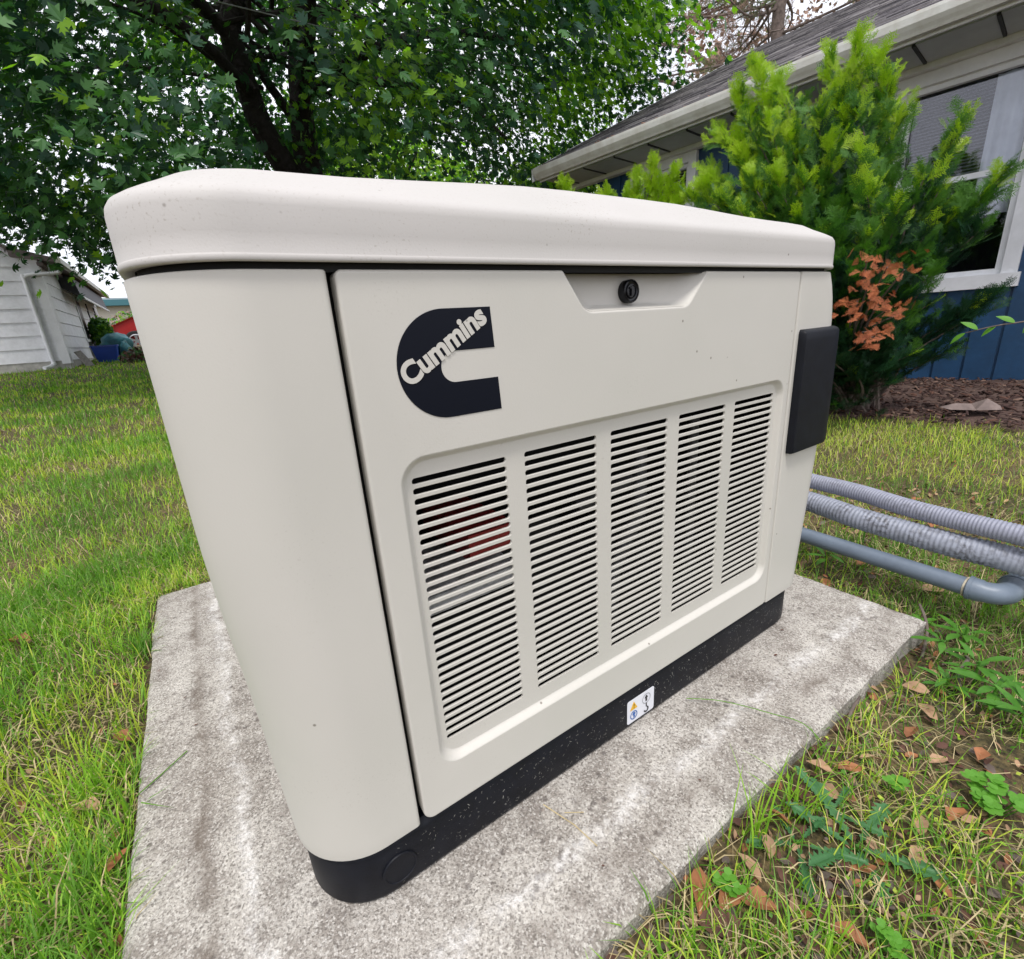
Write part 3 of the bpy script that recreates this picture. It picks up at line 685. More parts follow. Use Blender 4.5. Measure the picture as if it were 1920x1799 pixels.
# ---- things seen through the slots
m = MB(); m.box(.082, .150, .062, .20, .334, .368); m.build('air_filter_housing', M['red'], GEN)
m = MB(); m.box(.02, .155, .068, .20, .280, .304); m.box(.02, .155, .064, .069, .286, .289); m.box(.02, .155, .064, .069, .296, .299); m.build('bracket', M['alu'], GEN)
m = MB(); m.tube([(.33, .08, .14), (.35, .09, .22), (.42, .10, .30), (.44, .12, .40)], .014, 10); m.tube([(.30, .12, .33), (.36, .11, .345), (.42, .12, .35)], .012, 10)
m.tube([(.50, .06, .10), (.50, .06, .45)], .008, 8)
m.build('hose', mat('dark grey hose', (.05, .05, .05), .5), GEN, 60)
m = MB(); m.box(.03, .56, .14, .29, .06, .27); m.loft([rr_outline(.10, .30, .12, .28, .05, .27), rr_outline(.11, .29, .13, .27, .05, .33)], cap1=True)
m.build('engine', M['void'], GEN, 40)

# ------------------------------------------------------------------ conduits and pipe
def spline(P, n):
    P = [Vector(p) for p in P]; out = []
    for i in range(len(P) - 1):
        p0 = P[max(i - 1, 0)]; p1 = P[i]; p2 = P[i + 1]; p3 = P[min(i + 2, len(P) - 1)]
        for k in range(n):
            t = k / n
            out.append(.5 * ((2 * p1) + (p2 - p0) * t + (2 * p0 - 5 * p1 + 4 * p2 - p3) * t * t + (3 * p1 - p0 - 3 * p2 + p3) * t ** 3))
    out.append(P[-1]); return out
def ribbed(name, P, r, matl, label, pitch=.0062, amp=.0007):
    pts = spline(P, 90); L = [0]
    for a_, b_ in zip(pts, pts[1:]): L.append(L[-1] + (b_ - a_).length)
    tot = L[-1]; n = int(tot / pitch * 6); Q = []; R = []
    j = 0
    for k in range(n + 1):
        d = tot * k / n
        while j < len(L) - 2 and L[j + 1] < d: j += 1
        t = (d - L[j]) / max(1e-9, L[j + 1] - L[j]); Q.append(pts[j].lerp(pts[j + 1], t)); R.append(r + amp * sin(2 * pi * d / pitch))
    m = MB(); m.tube(Q, R, 20); o = m.build(name, matl, None, 80); tag(o, label, 'conduit'); return o
ribbed('flexible_conduit', [(.86, .72, .20), (1.03, .55, .185), (1.13, .32, .175), (1.147, .16, .163), (1.135, .045, .163), (1.105, -.065, .162), (1.09, -.16, .163), (1.08, -.255, .164), (1.09, -.42, .150), (1.14, -.60, .10)], .0195, M['cond1'], 'upper ribbed lilac grey conduit looping away from the generator side')
ribbed('flexible_conduit', [(.86, .60, .15), (1.00, .44, .135), (1.09, .27, .128), (1.115, .14, .118), (1.09, .025, .116), (1.082, -.075, .114), (1.08, -.165, .112), (1.09, -.255, .108), (1.10, -.42, .09), (1.14, -.60, .05)], .0255, M['cond2'], 'lower thicker grey conduit spotted with dark mildew', .0085, .0008)
pt = thing('pvc_pipe', 'smooth blue grey plastic pipe with glued elbow beside the slab', 'pipe', (1.05, 0, .04))
m = MB(); m.tube([(1.068, .75, .052), (1.06, .30, .050), (1.052, .0, .048), (1.046, -.20, .046)], .0185, 24); m.build('pipe', M['pvc'], pt, 60)
m = MB(); m.tube([(1.0465, -.196, .046), (1.0462, -.199, .046)], .0205, 24); m.build('glue_ring', mat('pale dried glue', (.45, .40, .30), .6, var=.4, vscale=80), pt, 60)
E0 = Vector((1.046, -.20, .046))
path = [E0, E0 + Vector((0, -.018, 0))] + [Vector((1.046 + .034 * (1 - cos(t)), -.218 - .034 * sin(t), .046)) for t in np.linspace(.15, pi / 2, 9)] + [Vector((1.080 + k * .02, -.252, .046)) for k in (1, 1.6)]
m = MB(); m.tube(path, [.0225, .0225] + [.0205] * 9 + [.0225, .0225], 24); m.tube([E0, E0 + Vector((0, -.006, 0))], .0240, 24)
m.tube([(1.106, -.252, .046), (1.113, -.252, .046)], .0240, 24); m.build('elbow', M['pvc'], pt, 50)
m = MB(); m.tube([(1.11, -.252, .046), (1.5, -.252, .045), (2.0, -.252, .03)], .0185, 24); m.build('pipe', M['pvc'], pt, 60)

# ------------------------------------------------------------------ blue house on the right
O_ = Vector((4.88, .986, 0)); nH = Vector((.9906, .1367, 0)); tH = Vector((-.1367, .9906, 0))
def hp(s, d, z): return tuple(O_ + tH * s + nH * d + Vector((0, 0, z)))
def hbox(mb, s0, s1, d0, d1, z0, z1, m=0):
    return mb.hexa([hp(s1, d0, z0), hp(s0, d0, z0), hp(s0, d1, z0), hp(s1, d1, z0), hp(s1, d0, z1), hp(s0, d0, z1), hp(s0, d1, z1), hp(s1, d1, z1)], m)
HS = thing('blue_house', 'blue boarded bungalow with white framed windows and grey shingle roof', 'house', (5, 1, 0))
W1 = (-.37, .53, .66, 2.163); W2 = (2.12, 2.90, .9, 2.163)
m = MB()
def wall_with_holes(m, s0, s1, z0, z1, holes, d0, d1):
    cuts = sorted({s0, s1} | {h[0] for h in holes} | {h[1] for h in holes})
    for a_, b_ in zip(cuts, cuts[1:]):
        hh = [h for h in holes if h[0] <= a_ + 1e-6 and h[1] >= b_ - 1e-6]
        if not hh: hbox(m, a_, b_, d0, d1, z0, z1)
        else:
            h = hh[0]; hbox(m, a_, b_, d0, d1, z0, h[2]); hbox(m, a_, b_, d0, d1, h[3], z1)
wall_with_holes(m, -3.6, 3.4, -.2, 2.30, [W1, W2], .02, .16)
hbox(m, 3.36, 3.4, .16, 9.9, -.2, 2.30)
m.build('wall', M['blue'], HS)
s = -3.6
while s < 3.38:
    e = min(s + .172, 3.38)
    segs = [(-.06, 2.2)]
    for h in (W1, W2):
        if e > h[0] and s < h[1]: segs = [(-.06, h[2])] + ([(h[3], 2.2)] if h[3] < 2.18 else [])
    for z0, z1 in segs:
        q = MB(); hbox(q, s + .004, e - .004, .002, .021, z0, z1); q.build('siding_board', M['blue'], HS)
    s += .18
# windows
def window(W, name, withblind=True):
    s0, s1, z0, z1 = W; fr = MB(); T = .085
    hbox(fr, s0, s0 + T, -.03, .12, z0, z1); hbox(fr, s1 - T, s1, -.03, .12, z0, z1); hbox(fr, s0 + T, s1 - T, -.03, .12, z1 - T, z1); hbox(fr, s0 - .02, s1 + .02, -.055, .12, z0 - .02, z0 + .075)
    # stepped inner sash
    a0, a1, b0, b1 = s0 + T, s1 - T, z0 + .075, z1 - T; t = .038
    hbox(fr, a0, a0 + t, .01, .06, b0, b1); hbox(fr, a1 - t, a1, .01, .06, b0, b1); hbox(fr, a0 + t, a1 - t, .01, .06, b1 - t, b1); hbox(fr, a0 + t, a1 - t, .01, .06, b0, b0 + t)
    w = fr.build(name, M['white'], HS)
    g0, g1, y0, y1 = a0 + t, a1 - t, b0 + t, b1 - t
    zm = (y0 + y1) / 2 + .02
    q = MB(); hbox(q, g0, g1, .045, .075, zm - .02, zm + .02); q.build('meeting_rail', M['white'], w)
    q = MB(); hbox(q, g0, g1, .030, .034, y0, zm - .02); q.build('pane', M['glass'], w)
    q = MB(); hbox(q, g0, g1, .052, .056, zm + .02, y1); q.build('pane', M['glass'], w)
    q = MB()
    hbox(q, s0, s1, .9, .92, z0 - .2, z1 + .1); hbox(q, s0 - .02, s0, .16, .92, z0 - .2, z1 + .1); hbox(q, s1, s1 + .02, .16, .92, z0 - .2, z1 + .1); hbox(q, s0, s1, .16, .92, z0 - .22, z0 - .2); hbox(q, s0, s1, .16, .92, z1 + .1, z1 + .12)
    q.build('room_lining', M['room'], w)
    q = MB(); z = y1 - .01
    while z > zm - (.02 if withblind else -.3):
        P = [hp(g0 + .01, .10, z - .006), hp(g1 - .01, .10, z - .006), hp(g1 - .01, .122, z + .006), hp(g0 + .01, .122, z + .006)]
        q.add(P + [tuple(Vector(p) + Vector((0, 0, .0015))) for p in P], [(0, 1, 2, 3), (7, 6, 5, 4), (0, 4, 5, 1), (2, 6, 7, 3)]); z -= .0225
    tag(q.build('venetian_slats', M['blind'], w), kind='stuff')
    return w, (g0, g1, y0, y1)
w1, G1 = window(W1, 'window')
q = MB()   # pleated white sheet added as the bright sky reflection in the big window
pts = []
k = 0; ss = np.linspace(G1[0] + .01, -.04, 60)
F = [hp(s_, .085 + .010 * sin(s_ * 70), G1[2] + .38) for s_ in ss] + [hp(s_, .085 + .010 * sin(s_ * 70), G1[3]) for s_ in ss]
q.add(F, [(i, i + 1, 61 + i, 60 + i) for i in range(59)]); q.build('sky_reflection_sheet', M['sky_reflection_sheet'], w1)
w2, G2 = window(W2, 'window', True)
# eaves
q = MB(); hbox(q, -3.8, 3.75, -.57, -.002, 2.215, 2.235); sof = q.build('soffit', M['soffit'], HS)
s = -3.7; 
while s < 3.6:
    q = MB(); hbox(q, s + .012, min(s + .405, 3.74) - .012, -.50, -.09, 2.203, 2.2148); q.build('soffit_panel', M['soffit'], HS)
    q = MB(); hbox(q, s - .009, s + .009, -.49, -.10, 2.196, 2.2148); q.build('soffit_joint', M['batten'], HS); s += .405
q = MB(); hbox(q, -3.8, 3.75, -.088, -.003, 2.165, 2.2145); q.build('frieze_board', M['white'], HS)
q = MB(); hbox(q, -3.8, 3.77, -.590, -.572, 2.19, 2.34); q.build('fascia', M['white'], HS)
# K-style gutter, swept profile
prof = [(-.592, 2.205), (-.640, 2.205), (-.652, 2.222), (-.668, 2.240), (-.684, 2.262), (-.690, 2.300), (-.690, 2.318), (-.680, 2.318), (-.680, 2.304), (-.676, 2.264), (-.660, 2.245), (-.642, 2.212), (-.600, 2.212), (-.594, 2.318), (-.592, 2.318)]
q = MB(); q.loft([[hp(-3.9, d, z) for d, z in prof], [hp(3.78, d, z) for d, z in prof]], cap0=True, cap1=True)
q.build('gutter', M['whitedirty'], HS, fix=True)
# roof deck + shingle courses (each course steps over the one below; tabs vary)
roofm = [mat('grey shingle', (.115, .105, .115), .9, var=.35, vscale=30, bump=.4, bscale=120), mat('pale grey shingle', (.20, .185, .19), .9, var=.3, vscale=30), mat('dark shingle', (.06, .055, .062), .9, var=.3, vscale=30)]
PIT = .462
def rz(d): return 2.335 + (d + .62) * PIT
q = MB()
q.hexa([hp(3.80, -.66, rz(-.66) - .02), hp(-3.9, -.66, rz(-.66) - .02), hp(-3.9, 4.93, rz(4.93) - .02), hp(3.80, 4.93, rz(4.93) - .02), hp(3.80, -.66, rz(-.66)), hp(-3.9, -.66, rz(-.66)), hp(-3.9, 4.93, rz(4.93)), hp(3.80, 4.93, rz(4.93))])
q.hexa([hp(3.80, 4.93, rz(4.93) - .02), hp(-3.9, 4.93, rz(4.93) - .02), hp(-3.9, 10.5, 2.2), hp(3.80, 10.5, 2.2), hp(3.80, 4.93, rz(4.93)), hp(-3.9, 4.93, rz(4.93)), hp(-3.9, 10.5, 2.22), hp(3.80, 10.5, 2.22)])
roof = q.build('roof', roofm[0], HS)
q = MB(); d = -.67; row = 0
while d < 4.9:
    s = -3.9 + random.uniform(0, .2)
    while s < 3.80:
        w_ = random.uniform(.12, .32); e = min(s + w_, 3.82); lift = random.uniform(.007, .014); dd = random.choice((0, 0, .02, .035))
        z0 = rz(d + dd) + lift; z1 = rz(d + .15) + .004
        P = [hp(e - .004, d + dd, z0 - .009), hp(s, d + dd, z0 - .009), hp(s, d + .15, z1 - .004), hp(e - .004, d + .15, z1 - .004), hp(e - .004, d + dd, z0), hp(s, d + dd, z0), hp(s, d + .15, z1), hp(e - .004, d + .15, z1)]
        q.hexa(P, random.choice((0, 0, 1, 1, 2))); s = e
    d += .125; row += 1
tag(q.build('shingles', roofm, roof), kind='stuff')
q = MB()   # pale drip edge / barge board on the far rake
q.hexa([hp(3.82, -.67, rz(-.67) - .12), hp(3.80, -.67, rz(-.67) - .12), hp(3.80, 4.93, rz(4.93) - .12), hp(3.82, 4.93, rz(4.93) - .12), hp(3.82, -.67, rz(-.67) + .01), hp(3.80, -.67, rz(-.67) + .01), hp(3.80, 4.93, rz(4.93) + .01), hp(3.82, 4.93, rz(4.93) + .01)])
q.build('barge_board', M['white'], HS)
# gutter litter: twigs and seeds
q = MB()
for k in range(160):
    s = random.uniform(-1.5, 3.7); L = random.uniform(.01, .05); a_ = random.uniform(-.4, .4)
    P = Vector(hp(s, -.66 + random.uniform(-.02, .06), 2.322)); D = (tH * cos(a_) + nH * sin(a_)) * L + Vector((0, 0, random.uniform(-.003, .012)))
    q.tube([P, P + D], random.uniform(.002, .007), 4)
tag(q.build('gutter_litter', mat('rusty needle litter', (.30, .17, .11), .9, var=.4, vscale=30), HS), kind='stuff')

# mulch bed
bed = MB(); pts_out = []
ns = 60; nd = 16; VV = []
for i in range(ns + 1):
    s = -2.5 + 4.6 * i / ns
    for j in range(nd + 1):
        d = -1.85 + 1.85 * j / nd; wob = .10 * sin(s * 3.1) + .05 * sin(s * 8)
        p = Vector(hp(s, d - wob * (1 - j / nd), 0)); h = float(H(p.x, p.y)) + .03 * min(1, j / 3) + .008 * mnoise.noise(p * 6) + (-.03 if j == 0 else 0)
        VV.append((p.x, p.y, h))
bed.add(VV, [(i * (nd + 1) + j, (i + 1) * (nd + 1) + j, (i + 1) * (nd + 1) + j + 1, i * (nd + 1) + j + 1) for i in range(ns) for j in range(nd)])
b_o = bed.build('mulch_bed', M['mulch'], None, 60, fix=True); tag(b_o, kind='structure')
n = 5200; sA = rng.uniform(-2.4, 1.6, n); dA = rng.uniform(-1.85, -.02, n)
P = np.array([hp(a_, b_, 0) for a_, b_ in zip(sA, dA)]); P[:, 2] = H(P[:, 0], P[:, 1]) + .028 + rng.uniform(0, .02, n)
R = frames(np.stack([rng.normal(0, .45, n), rng.normal(0, .45, n), np.ones(n)], 1), rng.uniform(0, 6.3, n))
o = scatter_mesh('bark_chips', [(-1, -.3, 0), (1, -.4, 0), (1.1, .3, 0), (-.9, .4, 0), (-.8, -.2, .25), (.8, -.25, .25), (.8, .2, .22), (-.7, .25, .2)],
                 [(0, 3, 2, 1), (4, 5, 6, 7), (0, 1, 5, 4), (1, 2, 6, 5), (2, 3, 7, 6), (3, 0, 4, 7)], P, R, rng.uniform(.008, .026, n), [M['chip1'], M['chip2'], M['dead3']], rng.choice(3, n, p=[.62, .16, .22]))
tag(o, 'dark brown bark mulch covering the bed below the blue house wall', 'mulch', kind='stuff')
q = MB(); p0 = Vector((3.45, .36, -.005))
q.add([p0 + Vector(v) * .8 for v in [(-.10, .17, .01), (-.04, .10, .035), (.02, .03, .03), (.0, -.05, .075), (.07, -.11, .02), (.03, -.13, .0), (-.06, -.02, .0), (-.12, .1, .0)]] + [p0 + Vector(v) * .8 for v in [(-.08, .17, -.0), (.0, .10, .01), (.06, .05, .01), (.08, -.05, .01)]],
      [(0, 1, 7), (1, 2, 6), (1, 6, 7), (2, 3, 6), (3, 5, 6), (3, 4, 5), (0, 8, 9, 1), (1, 9, 10, 2), (2, 10, 11, 3), (3, 11, 4)])
tag(q.build('bark_slab', mat('pinkish grey bark', (.22, .17, .155), .9, var=.3, vscale=14), None, 30), 'pale curled slab of bark lying on the dark mulch', 'bark')

# ------------------------------------------------------------------ white clapboard building, far left
SH = thing('white_outbuilding', 'white clapboard outbuilding with downpipe beyond the lawn', 'building', (-4, 14, .3))
X1, Y0, Y1, XW = -1.95, 12.0, 18.9, -8.5
gz = float(H(-2.5, 12)); 
m = MB(); m.box(XW, X1 - .03, Y0 + .03, Y1, gz - .3, 2.36); m.add([(XW, Y0 + .03, 2.36), (X1 - .03, Y0 + .03, 2.36), ((XW + X1) / 2, Y0 + .03, 4.4), (XW, Y1, 2.36), (X1 - .03, Y1, 2.36), ((XW + X1) / 2, Y1, 4.4)], [(0, 1, 2), (3, 5, 4), (0, 2, 5, 3), (1, 4, 5, 2)])
m.build('wall', M['claps'], SH)
ex = .232; z = .56; k = 0
while z < 4.2:
    hgt = min(ex + .02, 4.3 - z); xe = X1 - .10; xs_ = XW
    if z > 2.25:
        f = (z - 2.25) / 2.1; xe = X1 - .1 - f * 3.2; xs_ = XW + f * 3.2
    if xe - xs_ > .3:
        q = MB(); q.hexa([(xs_, Y0 - .022, z), (xe, Y0 - .022, z), (xe, Y0 + .03, z), (xs_, Y0 + .03, z), (xs_, Y0 - .002, z + hgt), (xe, Y0 - .002, z + hgt), (xe, Y0 + .03, z + hgt), (xs_, Y0 + .03, z + hgt)])
        q.build('clapboard', M['claps'], SH)
    if z < 2.1:
        for ya, yb in ((12.22, 15.0), (15.55, 18.8)):
            q = MB(); q.hexa([(X1 - .03, ya, z), (X1 + .022, ya, z), (X1 + .022, yb, z), (X1 - .03, yb, z), (X1 - .03, ya, z + hgt), (X1 + .002, ya, z + hgt), (X1 + .002, yb, z + hgt), (X1 - .03, yb, z + hgt)])
            q.build('clapboard', M['claps'], SH)
    z += ex
q = MB(); q.box(X1 - .10, X1 + .03, Y0 - .035, Y0 + .20, .50, 2.34); q.build('corner_board', M['white'], SH)
q = MB(); q.box(XW, X1 + .01, Y0 - .012, Y0 + .03, .2, .56); q.box(X1 - .02, X1 + .012, Y0, Y1, .2, .56); q.build('plinth', M['concretebase'], SH)
q = MB(); q.box(X1 - .028, X1 + .018, 15.0, 15.55, .99, 1.85); q.box(X1 - .028, X1 + .03, 14.9, 15.0, .95, 1.95); q.box(X1 - .028, X1 + .04, 14.88, 15.66, .93, .99)
fr = q.build('window', M['claps'], SH)
q = MB(); q.box(X1 - .02, X1 + .022, 15.02, 15.53, 1.0, 1.85); q.build('pane', M['glassdark'], fr)
for ya, yb in ((16.6, 16.66), (17.9, 18.0)):
    q = MB(); q.box(X1 + .0, X1 + .035, ya, yb, .55, 1.9); q.build('window_trim', M['darkmetal'], SH)
q = MB(); q.hexa([(X1, 13.7, 2.02), (X1 + .30, 13.7, 1.84), (X1 + .30, 18.4, 1.84), (X1, 18.4, 2.02), (X1, 13.7, 2.26), (X1 + .24, 13.7, 2.20), (X1 + .24, 18.4, 2.20), (X1, 18.4, 2.26)])
aw = q.build('awning', M['darkmetal'], SH)
q = MB()
q.box(X1 + .29, X1 + .325, 13.7, 18.4, 1.80, 1.845); q.build('awning_rail', M['white'], aw)
q = MB(); q.hexa([(X1 - .3, Y0 - .12, 2.34), (X1 + .28, Y0 - .12, 2.26), (X1 + .28, Y1 + .3, 2.26), (X1 - .3, Y1 + .3, 2.34), (X1 - .3, Y0 - .12, 2.50), (X1 + .28, Y0 - .12, 2.33), (X1 + .28, Y1 + .3, 2.33), (X1 - .3, Y1 + .3, 2.50)])
q.hexa([(X1 - .3, Y0 - .12, 2.44), (X1 - .2, Y0 - .12, 2.42), (X1 - .2, Y1 + .3, 2.42), (X1 - .3, Y1 + .3, 2.44), ((XW + X1) / 2, Y0 - .12, 4.55), ((XW + X1) / 2 + .1, Y0 - .12, 4.57), ((XW + X1) / 2 + .1, Y1 + .3, 4.57), ((XW + X1) / 2, Y1 + .3, 4.55)])
q.build('roof', M['shedroof'], SH)
q = MB(); q.box(X1 + .28, X1 + .36, Y0 - .12, Y1 + .3, 2.24, 2.335); q.build('gutter', M['whitedirty'], SH)
q = MB(); q.box(X1 + .02, X1 + .10, Y0 - .08, Y1, 2.20, 2.255); q.build('soffit', M['shedroof'], SH)
q = MB(); q.tube(spline([(X1 + .31, Y0 - .04, 2.26), (X1 + .30, Y0 - .05, 2.13), (X1 + .24, Y0 - .055, 2.08), (X1 - .12, Y0 - .07, 2.045), (X1 - .20, Y0 - .07, 2.0), (X1 - .215, Y0 - .07, 1.93), (X1 - .215, Y0 - .07, .62), (X1 - .215, Y0 - .075, .52), (X1 - .25, Y0 - .16, .47), (X1 - .33, Y0 - .28, .45)], 5), .034, 12)
q.build('downspout', M['white'], SH, 60)
# things by the outbuilding
bn = thing('recycling_bin', 'bright blue plastic recycling bin beside the white outbuilding', 'bin', (-1.5, 13.4, .45))
def taper(mb, cx, cy, z0, z1, w0, w1, d0, d1, r=.04):
    mb.loft([rr_outline(cx - w0 / 2, cx + w0 / 2, cy - d0 / 2, cy + d0 / 2, r, z0, 5), rr_outline(cx - w1 / 2, cx + w1 / 2, cy - d1 / 2, cy + d1 / 2, r, z1, 5)], cap0=True)
q = MB(); taper(q, -1.5, 13.4, .43, .80, .34, .45, .28, .36); taper(q, -1.5, 13.4, .80, .44, .43, .33, .34, .27); q.build('tub', M['bluebin'], bn, 40)
q = MB(); q.loft([rr_outline(-1.5 - w, -1.5 + w, 13.4 - dd, 13.4 + dd, .05, z, 5) for w, dd, z in ((.225, .18, .775), (.24, .195, .775), (.24, .195, .805), (.215, .17, .805))]); q.build('rim', M['bluebin'], bn, 30)
q = MB(); q.tube([(-1.62, 13.2, .79), (-1.63, 13.19, .86), (-1.60, 13.19, .88)], .012, 6); q.build('handle', M['blackprint'], bn)
def lump(name, c, r, matl, label, cat, seed, amp=.25):
    q = MB(); R_ = []; n1, n2 = 14, 22
    for i in range(n1 + 1):
        th = pi * i / n1; ring = []
        for j in range(n2):
            ph = 2 * pi * j / n2; d = Vector((sin(th) * cos(ph), sin(th) * sin(ph), cos(th))); k = 1 + amp * mnoise.noise(d * 2.2 + Vector((seed, 0, 0)))
            ring.append((c[0] + d.x * r[0] * k, c[1] + d.y * r[1] * k, c[2] + d.z * r[2] * k))
        R_.append(ring)
    q.loft(R_); return tag(q.build(name, matl, None, 60, fix=True), label, cat)
lump('folded_tarpaulin', (-1.33, 14.0, .82), (.30, .25, .24), M['teal'], 'teal tarpaulin bundle heaped behind the blue bin', 'tarpaulin', 3)
lump('folded_tarpaulin', (-1.17, 13.7, .62), (.11, .14, .26), M['teal'], 'narrow teal tarpaulin fold hanging right of the blue bin', 'tarpaulin', 8)
q = MB(); q.hexa([(-1.72, 11.9, .43), (-1.60, 11.9, .43), (-1.60, 12.02, .43), (-1.72, 12.02, .43), (-1.86, 12.1, .70), (-1.76, 12.1, .72), (-1.76, 12.2, .72), (-1.86, 12.2, .70)])
tag(q.build('timber_offcut', mat('grey timber', (.16, .15, .14), .9, var=.3, vscale=20), None), 'short grey timber block leaning on the corner of the white outbuilding', 'timber')
def bush(name, c, r, n, mats, p, ls, label, cat='bush', seed=1):
    g = np.random.default_rng(seed); d = g.normal(size=(n, 3)); d /= np.linalg.norm(d, axis=1, keepdims=True); rad = g.random(n) ** .4
    P = np.array(c) + d * rad[:, None] * np.array(r); P[:, 2] = np.maximum(P[:, 2], H(P[:, 0], P[:, 1]) + .02)
    R = frames(d + g.normal(0, .7, (n, 3)), g.uniform(0, 6.3, n)); sc = g.uniform(.6, 1.3, n) * ls
    root = thing(name, label, cat, (c[0], c[1], float(H(c[0], c[1]))))
    q = MB()
    for k in range(7):
        a_ = g.uniform(0, 6.3); b = Vector((c[0], c[1], float(H(c[0], c[1])))); e = Vector((c[0] + cos(a_) * r[0] * .7, c[1] + sin(a_) * r[1] * .7, c[2] + r[2] * g.uniform(-.2, .7)))
        q.tube([b, b.lerp(e, .5) + Vector((0, 0, .05)), e], [.012, .009, .004], 5)
    q.build('stems', M['twig'], root)
    tag(scatter_mesh('foliage', [(-.5, 0, 0), (-.1, -.45, .08), (.6, 0, -.05), (-.1, .45, .08)], [(0, 1, 2, 3)], P, R, sc, mats, g.choice(len(mats), n, p=p), root), kind='stuff')
bush('leafy_bush', (-1.68, 15.6, 1.05), (.26, .35, .50), 1500, [M['y2'], M['m2'], M['m3']], [.4, .4, .2], .09, 'green leafy bush growing against the far end of the white outbuilding')
bush('dry_bush', (-.92, 12.4, .50), (.33, .3, .22), 900, [M['dead3'], M['m2'], M['twig']], [.4, .3, .3], .06, 'low dry brown bush right of the blue bin', seed=4)
bush('flowering_bush', (-1.5, 26.0, 1.6), (1.0, .7, .75), 1800, [M['pn2'], M['m3'], M['m2']], [.35, .35, .3], .10, 'pinkish bush in front of the far cream building', seed=6)
# grass and weeds along the base of the outbuilding are part of the lawn below

# red car
car = thing('parked_car', 'red hatchback parked beyond the white outbuilding', 'car', (.1, 22, .75))
cz = .67
prof = [(-2.02, .42), (-2.08, .62), (-2.04, .78), (-1.95, .86), (-1.80, .90), (-1.15, 1.18), (-.6, 1.38), (.2, 1.40), (.9, 1.02), (1.9, .88), (2.15, .66), (2.15, .30), (1.75, .22), (-1.75, .22), (-2.02, .26)]
prof = prof[::-1]
prof = round_corners(prof, [.04] * len(prof), 3)
q = MB(); R_ = []
for y, e in ((21.2, .06), (21.15, .0), (22.0, -.02), (22.85, 0), (22.9, .06)):
    pp = offset_poly(ccw(prof), max(e, 0)); R_.append([(x, y, cz + z) for x, z in pp])
q.loft(R_, cap0=False, cap1=False)
for y, R0 in ((21.2, R_[0]), (22.9, R_[-1])):
    tris = geometry.tessellate_polygon([[Vector((p[0], p[2], 0)) for p in R0]]); q.add(R0, [tuple(t) for t in tris])
q.build('body', M['carred'], car, 30)
q = MB(); q.hexa([(-1.78, 21.3, cz + .93), (-1.74, 21.3, cz + .88), (-1.74, 22.7, cz + .88), (-1.78, 22.7, cz + .93), (-1.18, 21.45, cz + 1.19), (-1.14, 21.45, cz + 1.14), (-1.14, 22.6, cz + 1.14), (-1.18, 22.6, cz + 1.19)]); q.build('rear_window', M['glass'], car)
q = MB(); flat(q, ccw([(-1.15, .95), (.85, 1.0), (.15, 1.34), (-.55, 1.33)]), 21.13, 0, .02); q.v = [(v[0], v[1], v[2] + cz) for v in q.v]; q.build('side_window', M['glassdark'], car)
q = MB(); q.box(-2.06, -1.86, 21.13, 21.4, cz + .74, cz + .88); q.build('tail_light', mat('tail light', (.5, .02, .01), .15), car)
for wx in (-1.33, 1.33):
    q = MB(); cc = (wx, 21.12, cz + .33)
    def cring(r, y): return [(cc[0] + r * cos(2 * pi * i / 28), y, cc[2] + r * sin(2 * pi * i / 28)) for i in range(28)]
    q.loft([cring(.33, 21.35), cring(.34, 21.15), cring(.31, 21.10), cring(.23, 21.10), cring(.22, 21.16)]); wh = q.build('wheel', M['tyre'], car, 40)
    q = MB(); q.loft([cring(.225, 21.10), cring(.20, 21.09), cring(.19, 21.12)])
    for k in range(5):
        a_ = 2 * pi * k / 5 + .3; c_, s_ = cos(a_), sin(a_)
        q.add([(cc[0] - s_ * .03, 21.10, cc[2] + c_ * .03), (cc[0] + s_ * .03, 21.10, cc[2] - c_ * .03), (cc[0] + c_ * .2 + s_ * .045, 21.095, cc[2] + s_ * .2 - c_ * .045), (cc[0] + c_ * .2 - s_ * .045, 21.095, cc[2] + s_ * .2 + c_ * .045)], [(0, 1, 2, 3)])
    q.build('rim', M['chrome'], wh)
# far cream building
fb = thing('cream_building', 'long cream building with teal roof edge far behind the red car', 'building', (-2, 41, 1.3))
q = MB(); q.box(-14, 6, 40, 48, .8, 3.5); q.build('wall', M['cream'], fb)
q = MB(); q.box(-14.5, 6.5, 39.4, 48.5, 3.5, 3.85); q.build('roof', M['tealroof'], fb)
q = MB(); q.box(-14.4, 6.4, 39.5, 48.4, 3.85, 3.95); q.build('roof_sheet', mat('pale roof sheet', (.35, .42, .45), .7), fb)

# overhead cable
q = MB(); q.tube([(-2.5, 6, 3.65), (.77, 6, 3.84), (2.1, 6, 3.86), (4.6, 6.0, 4.0)], .006, 6)
tag(q.build('overhead_cable', M['wire'], None), 'thin grey overhead cable passing in front of the maple crown', 'cable')

